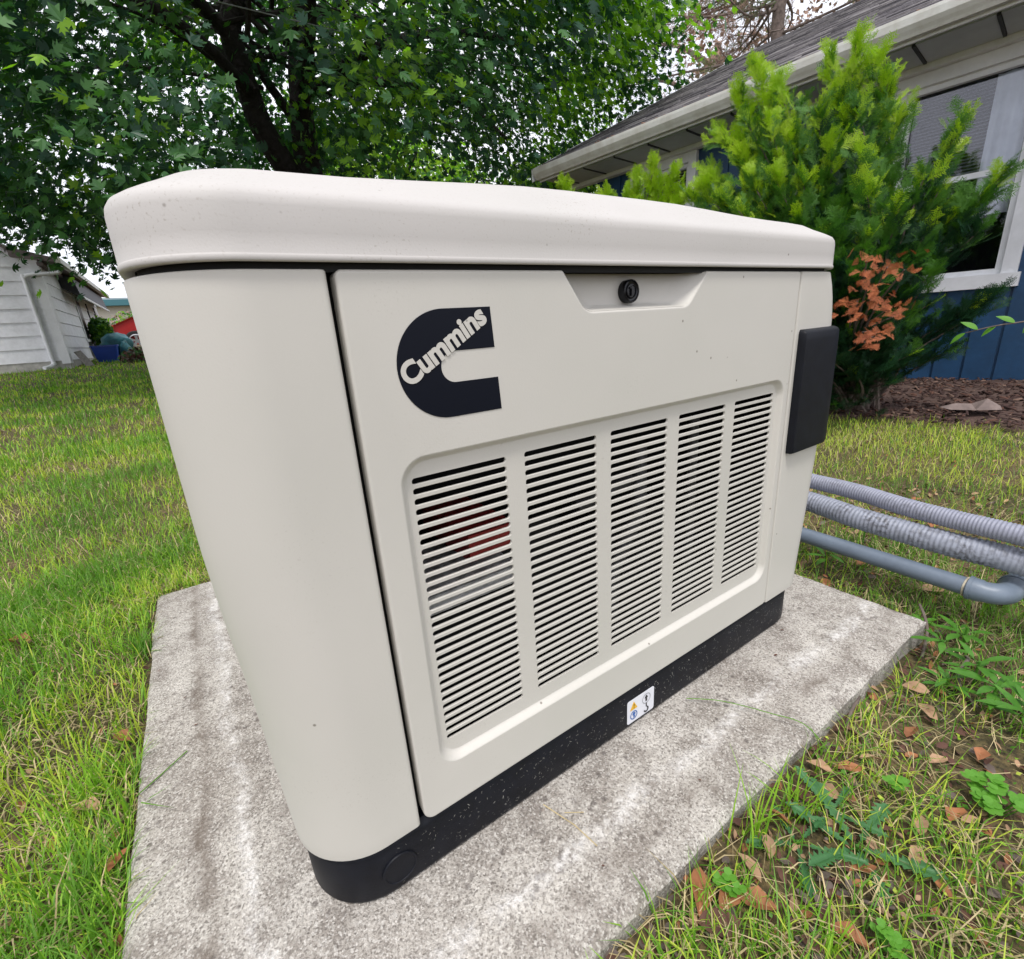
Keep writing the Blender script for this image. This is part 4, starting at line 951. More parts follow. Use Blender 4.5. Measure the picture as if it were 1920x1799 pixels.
# ------------------------------------------------------------------ maple tree
def limb(mb, P, r0, r1, n=9, seg=8, wob=.05):
    pts = spline(P, seg); k = len(pts)
    pts = [p + Vector((mnoise.noise(p * 1.3), mnoise.noise(p * 1.3 + Vector((9, 0, 0))), 0)) * wob for p in pts]
    mb.tube(pts, [r0 + (r1 - r0) * i / (k - 1) for i in range(k)], n)
MT = thing('maple_tree', 'large dark green maple with forked trunk behind the generator', 'tree', (2.15, 8.5, float(H(2.15, 8.5))))
tk = MB(); gb = float(H(2.15, 8.5)) - .1
limb(tk, [(2.20, 8.5, gb), (2.17, 8.5, 1.2), (2.14, 8.5, 2.2), (2.13, 8.5, 3.05)], .40, .27, 14, 8, .03)
limb(tk, [(2.05, 8.5, 2.85), (1.75, 8.45, 3.35), (1.50, 8.4, 3.95), (1.38, 8.3, 4.7), (1.62, 8.2, 5.3), (1.3, 8.1, 6.4)], .20, .10, 12, 8, .06)
limb(tk, [(2.18, 8.5, 2.85), (2.20, 8.5, 3.6), (2.24, 8.6, 4.3), (2.5, 8.7, 5.2), (2.7, 8.8, 6.4)], .22, .10, 12, 8, .06)
limb(tk, [(2.16, 8.5, 3.7), (1.9, 8.5, 4.1), (1.55, 8.4, 4.55)], .075, .06, 8)
limb(tk, [(1.40, 8.3, 4.6), (.6, 7.9, 5.0), (-.8, 7.4, 5.0), (-2.2, 7.0, 4.5)], .10, .03, 8)
limb(tk, [(2.3, 8.6, 4.2), (3.4, 8.0, 4.8), (4.6, 7.2, 4.9), (5.6, 6.6, 4.5)], .10, .03, 8)
limb(tk, [(2.2, 8.4, 3.9), (2.2, 7.2, 4.7), (1.9, 6.0, 5.0), (1.6, 4.8, 4.8)], .09, .03, 8)
limb(tk, [(1.5, 8.3, 4.0), (.6, 7.2, 4.2), (-.6, 6.2, 3.8), (-1.4, 5.4, 3.0)], .08, .02, 8)
limb(tk, [(2.4, 8.6, 4.4), (3.4, 7.6, 4.2), (4.0, 6.6, 3.7), (4.3, 6.0, 3.1)], .08, .02, 8)
g = np.random.default_rng(21)
for k in range(46):
    a_ = g.uniform(0, 6.28); el = g.uniform(-.1, .8); st = Vector((1.9 + g.normal(0, .5), 8.4 + g.normal(0, .5), g.uniform(3.9, 6))); L = g.uniform(2, 4.6)
    e = st + Vector((cos(a_) * cos(el), sin(a_) * cos(el), sin(el) * .6)) * L
    limb(tk, [st, st.lerp(e, .5) + Vector((0, 0, .3)), e], .035, .008, 5, 4, .12)
tk.build('trunk', M['bark'], MT, 60)
# leaf template : five-lobed maple leaf, folded along the midrib
lv = [(0, 0, 0), (.16, -.22, .02), (.46, -.36, -.02), (.36, -.12, .03), (.74, -.30, -.06), (.68, -.10, .0), (1.0, 0, -.08), (.68, .10, .0), (.74, .30, -.06), (.36, .12, .03), (.46, .36, -.02), (.16, .22, .02)]
lv = [(x - .35, y * 1.7, z) for x, y, z in lv]
lf = [(0, 1, 2, 3), (0, 3, 4, 5), (0, 5, 6, 7), (0, 7, 8, 9), (0, 9, 10, 11)]
nC = 2150; cl = []
cen = np.array([2.3, 8.4, 4.7]); rad = np.array([6.2, 5.4, 3.9])
tries = 0
while len(cl) < nC:
    d = g.normal(size=3); d /= np.linalg.norm(d); r_ = g.random() ** .33
    if g.random() < .45: r_ = g.uniform(.82, 1.0)
    p = cen + d * rad * r_ * (1 + .10 * math.sin(d[0] * 7 + 1) * math.sin(d[1] * 6 + d[2] * 5))
    x, y, z = p
    if z > 7.6: continue
    dx, dy = x - CX, y - CY; dist = math.hypot(dx, dy); az = math.degrees(math.atan2(dx, dy)); el = math.degrees(math.atan2(z - CZ, dist))
    low = 1.15 + .9 * sstep(-1.0, 3.0, x) + .2 * math.sin(x * 3) 
    if z < low: continue
    if az < 3 and el < 7.5 + 1.5 * math.sin(az * .9): continue
    # house roof keeps the branches off
    q_ = Vector((x, y, 0)) - O_; ss_ = q_.dot(tH); dd_ = q_.dot(nH)
    if ss_ < 4.3 and dd_ > -1.1 and z < 2.5 + (dd_ + .62) * PIT + .5: continue
    # open window around the fork, as pruned
    if 10 < az < 15 and dist < 11 and el < 22: 
        if g.random() < .7: continue
    if 19 < az < 33 and el < 18.5 and g.random() < .75: continue
    if g.random() < .25 and dist > 9.5: continue
    # natural holes
    if mnoise.noise(Vector((x * .75, y * .75, z * 1.1))) < -.36 and az < 36: continue
    cl.append((x, y, z, az, el))
cl = np.array(cl); nl = 44; n = len(cl) * nl
cc = np.repeat(cl[:, :3], nl, axis=0)
off = g.normal(0, 1, (n, 3)) * np.array([.30, .30, .17]); off[:, 2] -= .25 * (off[:, 0] ** 2 + off[:, 1] ** 2)
P = cc + off
outw = P - cen; outw /= np.linalg.norm(outw, axis=1, keepdims=True)
nrm = outw * .65 + np.array([0, 0, .75]) + g.normal(0, .38, (n, 3))
R = frames(nrm, g.uniform(0, 6.3, n))
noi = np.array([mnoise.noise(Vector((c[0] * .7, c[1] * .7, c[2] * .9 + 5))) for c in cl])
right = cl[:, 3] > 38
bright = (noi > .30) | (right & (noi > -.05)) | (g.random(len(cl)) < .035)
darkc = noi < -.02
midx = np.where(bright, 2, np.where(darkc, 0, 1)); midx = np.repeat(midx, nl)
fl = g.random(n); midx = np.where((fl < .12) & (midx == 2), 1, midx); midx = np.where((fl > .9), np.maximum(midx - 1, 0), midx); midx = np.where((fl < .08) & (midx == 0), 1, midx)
sc = g.uniform(.065, .12, n)
_dx, _dy = P[:, 0] - CX, P[:, 1] - CY; _di = np.hypot(_dx, _dy); _az = np.degrees(np.arctan2(_dx, _dy)); _el = np.degrees(np.arctan2(P[:, 2] - CZ, _di))
ctr = 14.2 - .34 * np.clip(_el - 16, 0, 20)          # the pruned gap follows the leaning left limb
gap = (np.abs(_az - ctr) < 3.4 + .8 * np.sin(_el * 1.7)) & (_di < 8.1) & (g.random(n) < .96) & (_el < 27)
ok = ~gap & (_di > 4.5)
dcam = np.linalg.norm(P - np.array([CX, CY, CZ]), axis=1)
dv = P - np.array([CX, CY, CZ]); cf = dv @ np.array(_w); cu_ = np.abs(dv @ np.array(_r)) / np.maximum(cf, .1); cv = np.abs(dv @ np.array(_u)) / np.maximum(cf, .1)
vis = (cf > 0) & (cu_ < 1.07) & (cv < 1.0)
order = np.argsort(np.where(vis & ok, dcam / sc, 1e9))
near = order[:280]; keep = ok.copy(); keep[near] = False
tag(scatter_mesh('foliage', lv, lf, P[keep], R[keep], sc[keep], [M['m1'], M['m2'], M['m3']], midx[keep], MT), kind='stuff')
leafme = []
for mm in ('m1', 'm2', 'm3'):
    q = MB(); q.add(lv, lf); o = q.build('leaf', M[mm], None); leafme.append(o.data); bpy.data.objects.remove(o)
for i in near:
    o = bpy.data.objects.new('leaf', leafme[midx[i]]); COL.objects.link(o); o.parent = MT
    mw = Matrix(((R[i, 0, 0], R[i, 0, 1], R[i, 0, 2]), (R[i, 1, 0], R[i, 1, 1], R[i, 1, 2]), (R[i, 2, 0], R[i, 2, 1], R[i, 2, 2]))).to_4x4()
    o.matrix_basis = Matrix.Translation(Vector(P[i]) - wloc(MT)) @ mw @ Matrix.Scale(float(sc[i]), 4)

# far sunlit trees seen under the crown
def tree(name, label, x, y, h, r, n, mats, p, ls, seed, trunkm, cat='tree', zc=None, group=None):
    gg = np.random.default_rng(seed); b = float(H(x, y)); root = thing(name, label, cat, (x, y, b), group)
    q = MB(); limb(q, [(x, y, b - .1), (x + .1, y, b + h * .4), (x, y, b + h * .85)], .03 * h, .01 * h, 9)
    for k in range(12):
        a_ = gg.uniform(0, 6.3); z = b + h * gg.uniform(.3, .8)
        limb(q, [(x, y, z), (x + cos(a_) * r * .5, y + sin(a_) * r * .5, z + .1 * h), (x + cos(a_) * r * .9, y + sin(a_) * r * .9, z + .12 * h)], .010 * h, .003 * h, 5, 4)
    q.build('trunk', trunkm, root, 60)
    zc = zc or b + h * .6; c = np.array([x, y, zc])
    k = max(30, n // 40); d = gg.normal(size=(k, 3)); d /= np.linalg.norm(d, axis=1, keepdims=True)
    C_ = c + d * (gg.random(k) ** .35)[:, None] * np.array([r, r, h * .42]); C_[:, 2] = np.maximum(C_[:, 2], b + .3)
    m_ = n // k; P = np.repeat(C_, m_, axis=0) + gg.normal(0, 1, (k * m_, 3)) * r * .11
    R = frames(gg.normal(size=P.shape) + np.array([0, 0, .8]), gg.uniform(0, 6.3, len(P)))
    mi = np.repeat(gg.choice(len(mats), k, p=p), m_)
    tag(scatter_mesh('crown', [(-.5, 0, 0), (-.1, -.4, .08), (.6, 0, -.05), (-.1, .4, .08)], [(0, 1, 2, 3)], P, R, gg.uniform(.7, 1.3, len(P)) * ls, mats, mi, root), kind='stuff')
    return root
for k, (x, y, h, r, lab) in enumerate([(9.5, 22, 8.5, 3.2, 'sunlit yellow green tree glimpsed behind the maple trunk'), (14.5, 25, 9.5, 3.6, 'sunlit tree beyond the maple, left of the blue house roof'), (19, 22, 8.5, 3.4, 'light green tree showing just above the far end of the house roof')]):
    tree('background_tree', lab, x, y, h, r, 5200, [M['far'], M['m3'], M['m2']], [.55, .3, .15], .26, 40 + k, M['bark'])

# pine behind the house
PN = thing('pine_tree', 'sparse pine with bare branches rising behind the shingle roof', 'tree', (14, 7.8, -.05))
q = MB(); px_, py_ = 14.0, 7.85
limb(q, [(px_, py_, -.1), (px_ + .05, py_, 3), (px_, py_, 6.5), (px_ + .05, py_, 9.5), (px_, py_, 12)], .20, .11, 12, 8, .05)
g = np.random.default_rng(5); tips = []
for k in range(64):
    z = g.uniform(5.0, 11.5); a_ = g.uniform(0, 6.28); L = g.uniform(1.8, 4.2); dr = Vector((cos(a_), sin(a_), g.uniform(-.25, .2)))
    s_ = Vector((px_, py_, z)); e = s_ + dr * L; mid = s_.lerp(e, .5) + Vector((g.normal(0, .2), g.normal(0, .2), g.normal(0, .15)))
    P_ = spline([s_, mid, e], 6); q.tube(P_, [.042 - .032 * i / (len(P_) - 1) for i in range(len(P_))], 6)
    for j in range(9):
        b = P_[g.integers(3, len(P_))]; a2 = a_ + g.uniform(-1.3, 1.3); e2 = b + Vector((cos(a2), sin(a2), g.uniform(-.5, .4))) * g.uniform(.3, 1.0)
        q.tube([b, b.lerp(e2, .5) + Vector((g.normal(0, .05), g.normal(0, .05), g.normal(0, .06))), e2], [.014, .010, .005], 4); tips.append(e2); tips.append(b.lerp(e2, .6))
q.build('trunk', M['pinebark'], PN, 60)
T = np.array([tuple(t) for t in tips]); sel = g.random(len(T)) < .55; T = T[sel]; m_ = 22
P = np.repeat(T, m_, axis=0) + g.normal(0, .11, (len(T) * m_, 3)); R = frames(g.normal(size=P.shape), g.uniform(0, 6.3, len(P)))
mi = np.where(np.repeat(T[:, 1] + g.normal(0, .8, len(T)) > 8.6, m_), 1, 0)
tag(scatter_mesh('crown', [(-1, -.07, 0), (1, -.05, 0), (1, .05, 0), (-1, .07, 0), (-.6, .6, 0), (.7, -.6, .1), (.75, -.5, .1), (-.5, .65, 0)], [(0, 1, 2, 3), (4, 5, 6, 7)], P, R, g.uniform(.05, .11, len(P)), [M['pn1'], M['pn2']], mi, PN), kind='stuff')
for k, (x, y, lab) in enumerate([(19, 13, 'pinkish brown thin tree behind the roof, left of the pine trunk'), (22, 9.5, 'pale thin tree behind the roof, right of the pine trunk')]):
    tree('background_tree', lab, x, y, 12, 3.2, 3600, [M['pn2'], M['pn1']], [.6 - .35 * k, .4 + .35 * k], .16, 70 + k, M['pinebark'])

# ------------------------------------------------------------------ yew shrub
def needle_spray(seed, L=.115, nt=4):
    """flat feathery spray: a stem with side twigs, each with two rows of needles"""
    gg = random.Random(seed); V = []; F = []
    def quad(a, b, w):
        d = (b - a); s = Vector((-d.y, d.x, 0)); s = s.normalized() if s.length > 1e-6 else Vector((0, 1, 0))
        i = len(V); V.extend([a - s * w * .5, a + s * w * .5, b + s * w * .25, b - s * w * .25]); F.append((i, i + 1, i + 2, i + 3))
    def twig(o, d, L):
        n = int(L / .0078); quad(o, o + d * L, .0022)
        for k in range(n):
            p = o + d * (L * (k + .5) / n); fade = 1 - .45 * abs(2 * k / n - .9) ** 2
            for sgn in (-1, 1):
                ang = sgn * radians(gg.uniform(40, 60)); c, s = cos(ang), sin(ang)
                nd = Vector((d.x * c - d.y * s, d.x * s + d.y * c, gg.uniform(-.05, .38))).normalized()
                quad(p, p + nd * gg.uniform(.017, .026) * fade, .0034)
    d0 = Vector((1, 0, 0)); twig(Vector((0, 0, 0)), d0, L)
    for k in range(nt):
        t = (k + .6) / (nt + .6); sgn = 1 if k % 2 else -1; ang = sgn * radians(gg.uniform(24, 42))
        twig(Vector((L * t * .9, 0, gg.uniform(-.004, .004))), Vector((cos(ang), sin(ang), gg.uniform(-.12, .2))).normalized(), L * (1.0 - t * .75) * gg.uniform(.5, .75))
    return [tuple(v) for v in V], F
SPR = [needle_spray(s) for s in range(4)]
def yew(name, label, root, tips, fill_n, seed, lime, cat='shrub', dead=None, ssz=1.0):
    g = np.random.default_rng(seed); R0 = Vector(root); base = thing(name, label, cat, root)
    st = MB(); pts = []   # (pos, dir, tipness)
    allt = [(Vector(t[:3]), (t[3] if len(t) > 3 else .8)) for t in tips]
    ntip = len(allt)
    for k in range(fill_n):
        a, b = g.integers(0, ntip, 2); w = g.random(); p = allt[a][0].lerp(allt[b][0], w * .22)
        p = R0.lerp(p, g.uniform(.42, .86)) + Vector((g.normal(0, .12) - .05, g.normal(0, .06), g.normal(0, .06)))
        if p.z < root[2] + .05: p.z = root[2] + abs(g.normal(0, .15)) + .05
        allt.append((p, float(g.uniform(.2, .85))))
    for k, (p, bright) in enumerate(allt):
        if k < ntip: p = p - (p - R0).normalized() * .075
        s_ = R0 + Vector((g.normal(0, .05), g.normal(0, .07), 0)); vec = p - s_; L = vec.length
        mid = s_ + vec * .5 + Vector((0, 0, .10 * L * (1 if p.z > .5 else .4))) + Vector((g.normal(0, .04), g.normal(0, .04), 0))
        c = spline([s_, mid, p], 10); n = len(c)
        st.tube(c, [.012 - .0095 * i / (n - 1) for i in range(n)], 5, caps=False)
        main = k < ntip
        f0 = .50 if main else .66
        cnt = int(L * (62 if main else 34))
        for j in range(cnt):
            t = f0 + (1 - f0) * (j + g.random()) / cnt; i = min(int(t * (n - 1)), n - 2); q = c[i].lerp(c[i + 1], t * (n - 1) - i); d = (c[i + 1] - c[i]).normalized()
            spread = .014 + .060 * (1 - t)
            q = q + Vector((g.normal(0, spread), g.normal(0, spread), g.normal(0, spread * .8)))
            side = Vector((g.normal(0, 1), g.normal(0, 1), g.normal(0, .5))); dd = (d * 1.0 + side * .55 + Vector((-.10, -.05, .25))).normalized()
            pts.append((q, dd, t, bright))
        pts.append((p, (c[-1] - c[-3]).normalized(), 1.0, 1.0))
    st.build('branches', M['twig'], base, 60)
    n = len(pts); P = np.array([tuple(a[0]) for a in pts]); D = np.array([tuple(a[1]) for a in pts]); tt = np.array([a[2] for a in pts]); br = np.array([a[3] for a in pts])
    hgt = P[:, 2]
    # orientation: x along the twig, z roughly facing up/outward to the light
    up = np.array([-.35, -.15, .9]) + g.normal(0, .4, (n, 3)); Y = np.cross(up, D); Y /= np.linalg.norm(Y, axis=1, keepdims=True); Z = np.cross(D, Y); R = np.stack([D, Y, Z], axis=2)
    score = br * .9 + (tt - .75) * 1.2 + (hgt - 1.05) * .55 + g.normal(0, .24, n) + lime  # height term paints lower, shaded needles darker, on top of old and new growth
    mi = np.where(score > 1.18, 2, np.where(score > .56, 1, 0))
    sc = g.uniform(.5, 1.15, n) * ssz; which = g.integers(0, 4, n)
    if dead:
        dm_ = np.zeros(n, bool)
        for c_, r_ in dead: dm_ |= np.linalg.norm((P - np.array(c_)) / np.array(r_), axis=1) < 1
    else: dm_ = np.zeros(n, bool)
    AV = []; AS = []; AI = []; AM = []; bV = 0
    def pack(sel, mats, nm):
        nonlocal AV
        AV = []; AS = []; AI = []; AM = []; b0 = 0
        for w in range(4):
            s_ = sel & (which == w)
            if not s_.any(): continue
            tv, tf = SPR[w]; tv = np.array(tv); m_ = int(s_.sum()); k = len(tv)
            V_ = np.einsum('nij,kj->nki', R[s_], tv) * sc[s_][:, None, None] + P[s_][:, None, :]
            AV.append(V_.reshape(-1, 3)); fl = np.array([i for f in tf for i in f]); AI.append((fl[None] + (np.arange(m_) * k)[:, None]).ravel() + b0)
            AS.append(np.full(m_ * len(tf), 4)); AM.append(np.repeat(mi[s_] if len(mats) > 1 else np.zeros(m_, int), len(tf))); b0 += m_ * k
        if AV: tag(np_mesh(nm, np.concatenate(AV), np.concatenate(AS), np.concatenate(AI), mats, np.concatenate(AM), base), kind='stuff')
    pack(~dm_, [M['y1'], M['y2'], M['y3']], 'foliage')
    return base, n
def sz(s, z, D=3.6): return hp(s, D - 5.17, z - (.015 if z > 0 else 0))
tips = [(*sz(.38, 2.03), 1), (*sz(.51, 2.0), 1), (*sz(.92, 2.10), 1), (*sz(.80, 2.00), .9), (*sz(1.04, 2.0), .9), (*sz(1.18, 1.82), 1), (*sz(1.0, 1.75), 1), (*sz(.9, 1.6, 3.4), 1.1), (*sz(.65, 1.62, 3.5), .8), (*sz(.20, 1.80), .9), (*sz(.28, 1.92), .9), (*sz(.45, 1.8), .8),
        (*sz(.13, 1.60), .8), (*sz(-.13, 1.52, 3.7), .85), (*sz(-.36, 1.23), .9), (*sz(-.20, 1.12), .8), (*sz(-.30, 1.14), .7), (*sz(-.06, .84), .5), (*sz(-.44, .66), .25), (*sz(-.36, .54), .2), (*sz(-.30, .36), .15), (*sz(-.35, .60), .2),
        (*sz(1.36, 1.48), 1.1), (*sz(1.22, 1.6), 1.1), (*sz(1.1, 1.45, 3.3), 1.1), (*sz(.95, 1.35, 3.3), 1.0), (*sz(.75, 1.42, 3.2), 1.0), (*sz(.6, 1.38, 3.2), 1.1), (*sz(.45, 1.35, 3.2), .9), (*sz(.35, 1.5, 3.3), 1.0), (*sz(.2, 1.4, 3.3), .95),
        (*sz(.1, 1.2, 3.1), .9), (*sz(-.05, 1.1, 3.1), .85), (*sz(.2, 1.05, 3.0), .85), (*sz(.05, .98, 3.0), .75), (*sz(.3, .95, 2.95), .7), (*sz(.12, .85, 2.95), .6), (*sz(.3, .8, 2.9), .6), (*sz(.2, .65, 2.9), .35), (*sz(.38, .6, 2.9), .3), (*sz(.0, .7, 3.0), .3), (*sz(.1, .45, 2.95), .3), (*sz(.3, .35, 2.95), .3), (*sz(.0, .3, 3.1), .2), (*sz(-.12, .22, 3.2), .15), (*sz(.2, .15, 3.0), .3), (*sz(-.1, .45, 3.2), .2)]
YR = sz(.18, -.05, 3.62)
yew('yew_shrub', 'big feathery yew shrub with lime green tips in front of the house window', YR, tips, 210, 3, .0)
n_l = 0
# dead orange branch hanging inside the shrub: a part of the same plant
base = [o for o in bpy.data.objects if o.name == 'yew_shrub'][0]
g = np.random.default_rng(9); q = MB(); DP = []
dc = [(s_ * .9 - .062, .62 + (z - .62) * .85 + .02, D) for s_, z, D in [(.05, .80, 2.80), (-.04, .76, 2.80), (-.10, .74, 2.85), (.02, .70, 2.78), (.06, .60, 2.78), (.10, .56, 2.80), (.04, .53, 2.78), (-.06, .54, 2.80), (-.12, .52, 2.82), (-.02, .44, 2.78), (-.06, .40, 2.78), (.0, .38, 2.78), (-.03, .64, 2.78)]]
for s_, z, D in dc:
    c_ = Vector(sz(s_, z, D)); r0 = Vector(sz(.12, .35, 3.3)); q.tube([r0, r0.lerp(c_, .6) + Vector((0, 0, .04)), c_], [.007, .005, .003], 5)
    for k in range(11):
        DP.append((c_ + Vector((g.normal(0, .03), g.normal(0, .034), g.normal(0, .026))), Vector((-.4 + g.normal(0, .5), g.normal(0, .8), g.normal(0, .45) + .1)).normalized()))
q.build('dead_twigs', M['twig'], base)
P = np.array([tuple(a[0]) for a in DP]); D = np.array([tuple(a[1]) for a in DP]); n = len(P)
up = np.array([-.8, -.3, .5]) + g.normal(0, .4, (n, 3)); Y = np.cross(up, D); Y /= np.linalg.norm(Y, axis=1, keepdims=True); Z = np.cross(D, Y); R = np.stack([D, Y, Z], axis=2)
o = scatter_mesh('dead_foliage', SPR[0][0], SPR[0][1], P, R, g.uniform(.26, .50, n), [M['y4']], np.zeros(n, int), base); tag(o, 'dead orange brown needles', kind='stuff')
# second, farther yew whose sprigs rise above the lid
tips2 = [(*sz(2.05, 1.85, 4.0), 1.2), (*sz(2.14, 1.74, 4.0), 1.2), (*sz(2.38, 1.80, 4.0), 1.2), (*sz(2.60, 1.72, 4.0), 1.2), (*sz(2.90, 1.98, 4.0), 1.2), (*sz(2.78, 1.75, 4.0), 1.2), (*sz(1.86, 1.90, 4.0), 1.2), (*sz(1.80, 1.75, 4.0), 1.2), (*sz(1.66, 1.80, 4.0), 1.2), (*sz(1.60, 1.66, 4.0), 1.1), (*sz(2.5, 1.5, 3.9), .9), (*sz(1.9, 1.5, 3.8), .9), (*sz(1.6, 1.45, 3.8), .9)]
yew('yew_shrub', 'shorter yew shrub whose lime sprigs peek over the generator lid', sz(2.1, -.05, 4.1), tips2, 60, 13, .28)

# arching leafy shoot from the right
sh = thing('leafy_shoot', 'thin arching shoot with pale green leaves against the blue boards', 'plant', (3.35, -.35, -.05))
pth = spline([(3.42, -.30, -.05), (3.40, -.12, .28), (3.32, .10, .45), (3.22, .26, .455), (3.16, .40, .42)], 8)
q = MB(); q.tube(pth, [.006 - .0035 * i / (len(pth) - 1) for i in range(len(pth))], 6); q.build('stem', M['twig'], sh)
def oval_leaf(L, W, n=7, fold=.18, droop=.25):
    V = []; F = []
    for i in range(n + 1):
        t = i / n; w = W * sin(pi * min(1, t * 1.02)) ** .8 * (1 - .25 * t) * .5; x = L * t; z = -droop * L * t * t
        V += [(x, -w, z + fold * w), (x, 0, z), (x, w, z + fold * w)]
    for i in range(n):
        a = i * 3; F += [(a, a + 3, a + 4, a + 1), (a + 1, a + 4, a + 5, a + 2)]
    return V, F
OV, OF = oval_leaf(1, .45)
def leaf_at(p, d, up, L, parent, matl, name='leaf', tmpl=None):
    V, F = tmpl or (OV, OF); D = Vector(d).normalized(); Y = Vector(up).cross(D); Y.normalize(); Z = D.cross(Y)
    q = MB(); q.add([Vector(p) + (D * x + Y * y + Z * z) * L for x, y, z in V], F); return q.build(name, matl, parent, 60)
g = random.Random(4)
for k in range(9):
    p = pth[8 + k * 3 if 8 + k * 3 < len(pth) else -1]; sgn = 1 if k % 2 else -1
    leaf_at(p, (-.3, .6 + g.uniform(-.3, .3), sgn * .5 + g.uniform(-.2, .2)), (-.6, 0, .8), g.uniform(.06, .085), sh, M['clover'])

# ------------------------------------------------------------------ lawn
g = np.random.default_rng(99)
def in_pad(x, y, mgn=.0): return (x > PX0 - mgn) & (x < PX1 + mgn) & (y > PY0 - mgn) & (y < PY1 + mgn)
def in_bed(x, y):
    s_ = (x - O_.x) * tH.x + (y - O_.y) * tH.y; d_ = (x - O_.x) * nH.x + (y - O_.y) * nH.y
    return (d_ > -1.78 - .1 * np.sin(s_ * 3.1)) & (s_ > -2.6) & (s_ < 2.2) | (d_ > -.1) & (s_ < 3.5)
def region(n, x0, x1, y0, y1):
    x = g.uniform(x0, x1, n); y = g.uniform(y0, y1, n); k = ~in_pad(x, y, .003) & ~in_bed(x, y) & ~((x < -1.9) & (y > 11.95))
    return x[k], y[k]
sets = []
def fan(n, az0, az1, r0, r1, pw=1.0):
    az = np.radians(g.uniform(az0, az1, n)); r = r0 + (r1 - r0) * g.random(n) ** pw
    x = CX + np.sin(az) * r; y = CY + np.cos(az) * r; k = ~in_pad(x, y, .003) & ~in_bed(x, y) & ~((x < -1.9) & (y > 11.95))
    return x[k], y[k]
for args in ((30000, -42, -2, .35, 1.8), (32000, -30, 1, 1.4, 4.0), (24000, -22, 3, 3.5, 8.5), (17000, -18, 6, 8, 15),
             (30000, 35, 125, .18, 1.6), (30000, 48, 112, 1.2, 3.3), (8000, 20, 60, 2.2, 5.5), (5000, 60, 80, 2.6, 4.6)):
    sets.append(fan(*args))
x = np.concatenate([a[0] for a in sets]); y = np.concatenate([a[1] for a in sets])
# sparse patches
pn = np.array([mnoise.noise(Vector((a * 2.6, b * 2.6, 0))) for a, b in zip(x, y)]); pn2 = np.array([mnoise.noise(Vector((a * 7, b * 7, 4))) for a, b in zip(x, y)])
rightside = (x > .15) & (y < 1.2)
keepp = np.where(rightside, .72 + 1.1 * pn2 + .25 * pn, np.maximum(.85 + .9 * pn + .4 * pn2, .4))
# thick on the strip further from the slab at the right
far_r = rightside & (x > 1.8); keepp = np.where(far_r, .95, keepp)
strip = (y < PY0) & (y > PY0 - .022) & (x > -.3) & (x < PX1 + .02); keepp = np.where(strip, keepp * .18, keepp)
k = g.random(len(x)) < keepp; x, y, pn, pn2, rightside = x[k], y[k], pn[k], pn2[k], rightside[k]
n = len(x); dist = np.hypot(x - CX, y - CY); z = H(x, y)
Lg = g.uniform(.022, .058, n) * np.where(rightside, 1.0, 1.05) * (1 + .5 * np.clip(pn, 0, 1)) * np.where(dist > 5, 1.15, 1)
tall = g.random(n) < .03; Lg = np.where(tall, Lg * 1.9, Lg)
wd = g.uniform(.0011, .0026, n) * np.clip(dist / 2.2, 1, 5) * np.where(rightside, .8, 1)
az = g.uniform(0, 2 * pi, n); lean = np.clip(np.abs(g.normal(.55, .35, n)), 0, 1.4)
straw = g.random(n) < np.where(rightside & (x < 1.7), .25, .16 + .35 * np.clip(-pn * 1.5, 0, 1)); lean = np.where(straw, g.uniform(.8, 1.5, n), lean)
dx, dy = np.cos(az), np.sin(az); sx_, sy_ = -dy, dx
def at(t, bend):
    a = lean * bend; return np.stack([x + dx * np.sin(a) * Lg * t, y + dy * np.sin(a) * Lg * t, z + np.cos(a) * Lg * t + .003], 1)
side = np.stack([sx_, sy_, np.zeros(n)], 1) * wd[:, None] * .5
B = at(0, .5); Mi = at(.55, .75); T = at(1.0, 1.12)
V = np.stack([B - side, B + side, Mi - side * .85, Mi + side * .85, T], 1).reshape(-1, 3)
i0 = np.arange(n)[:, None] * 5; idx = np.concatenate([i0 + np.array([[0, 1, 3, 2]]), i0 + np.array([[2, 3, 4]])], 1).ravel()
sizes = np.tile([4, 3], n)
hue = pn * 1.2 + g.normal(0, .3, n)
mi = np.where(straw, np.where(g.random(n) < .5, 3, 4), np.where(hue > .18, 2, np.where(hue > -.22, 0, 1)))
mi = np.where(~straw & rightside & (g.random(n) < .45), 2, mi)
# yellow-green strip under the yew
mi = np.where(~straw & (x > 2.0) & (g.random(n) < .6), 1, mi)
gm_ = np_mesh('lawn_grass', V, sizes, idx, [M['g1'], M['g2'], M['g3'], M['straw'], M['straw2']], np.repeat(mi, 2))
tag(gm_, 'short patchy lawn grass mixed with straw around the concrete slab', 'grass', kind='stuff')

# taller tufts leaning over the slab edge
def tuft(name, x, y, nb, h, label, seed, sprd=.5, mm='g1', cat='grass tuft'):
    gg = random.Random(seed); q = MB(); z = float(H(x, y)) - .005
    for k in range(nb):
        a = gg.uniform(0, 6.28); le = abs(gg.gauss(0, sprd)); L = h * gg.uniform(.55, 1.1); w = gg.uniform(.0016, .003); bx, by = x + gg.gauss(0, .012), y + gg.gauss(0, .012); P = []
        N_ = 6
        for i in range(N_ + 1):
            t = i / N_; aa = le * (.4 + .8 * t); P.append(Vector((bx + cos(a) * sin(aa) * L * t, by + sin(a) * sin(aa) * L * t, z + cos(aa) * L * t)))
        s = Vector((-sin(a), cos(a), 0)); V = []; 
        for i, p in enumerate(P): ww = w * (1 - (i / N_) ** 2 * .92); V += [p - s * ww * .5, p + s * ww * .5]
        q.add(V, [(2 * i, 2 * i + 1, 2 * i + 3, 2 * i + 2) for i in range(N_)])
    return tag(q.build(name, M[mm], None), label, cat)
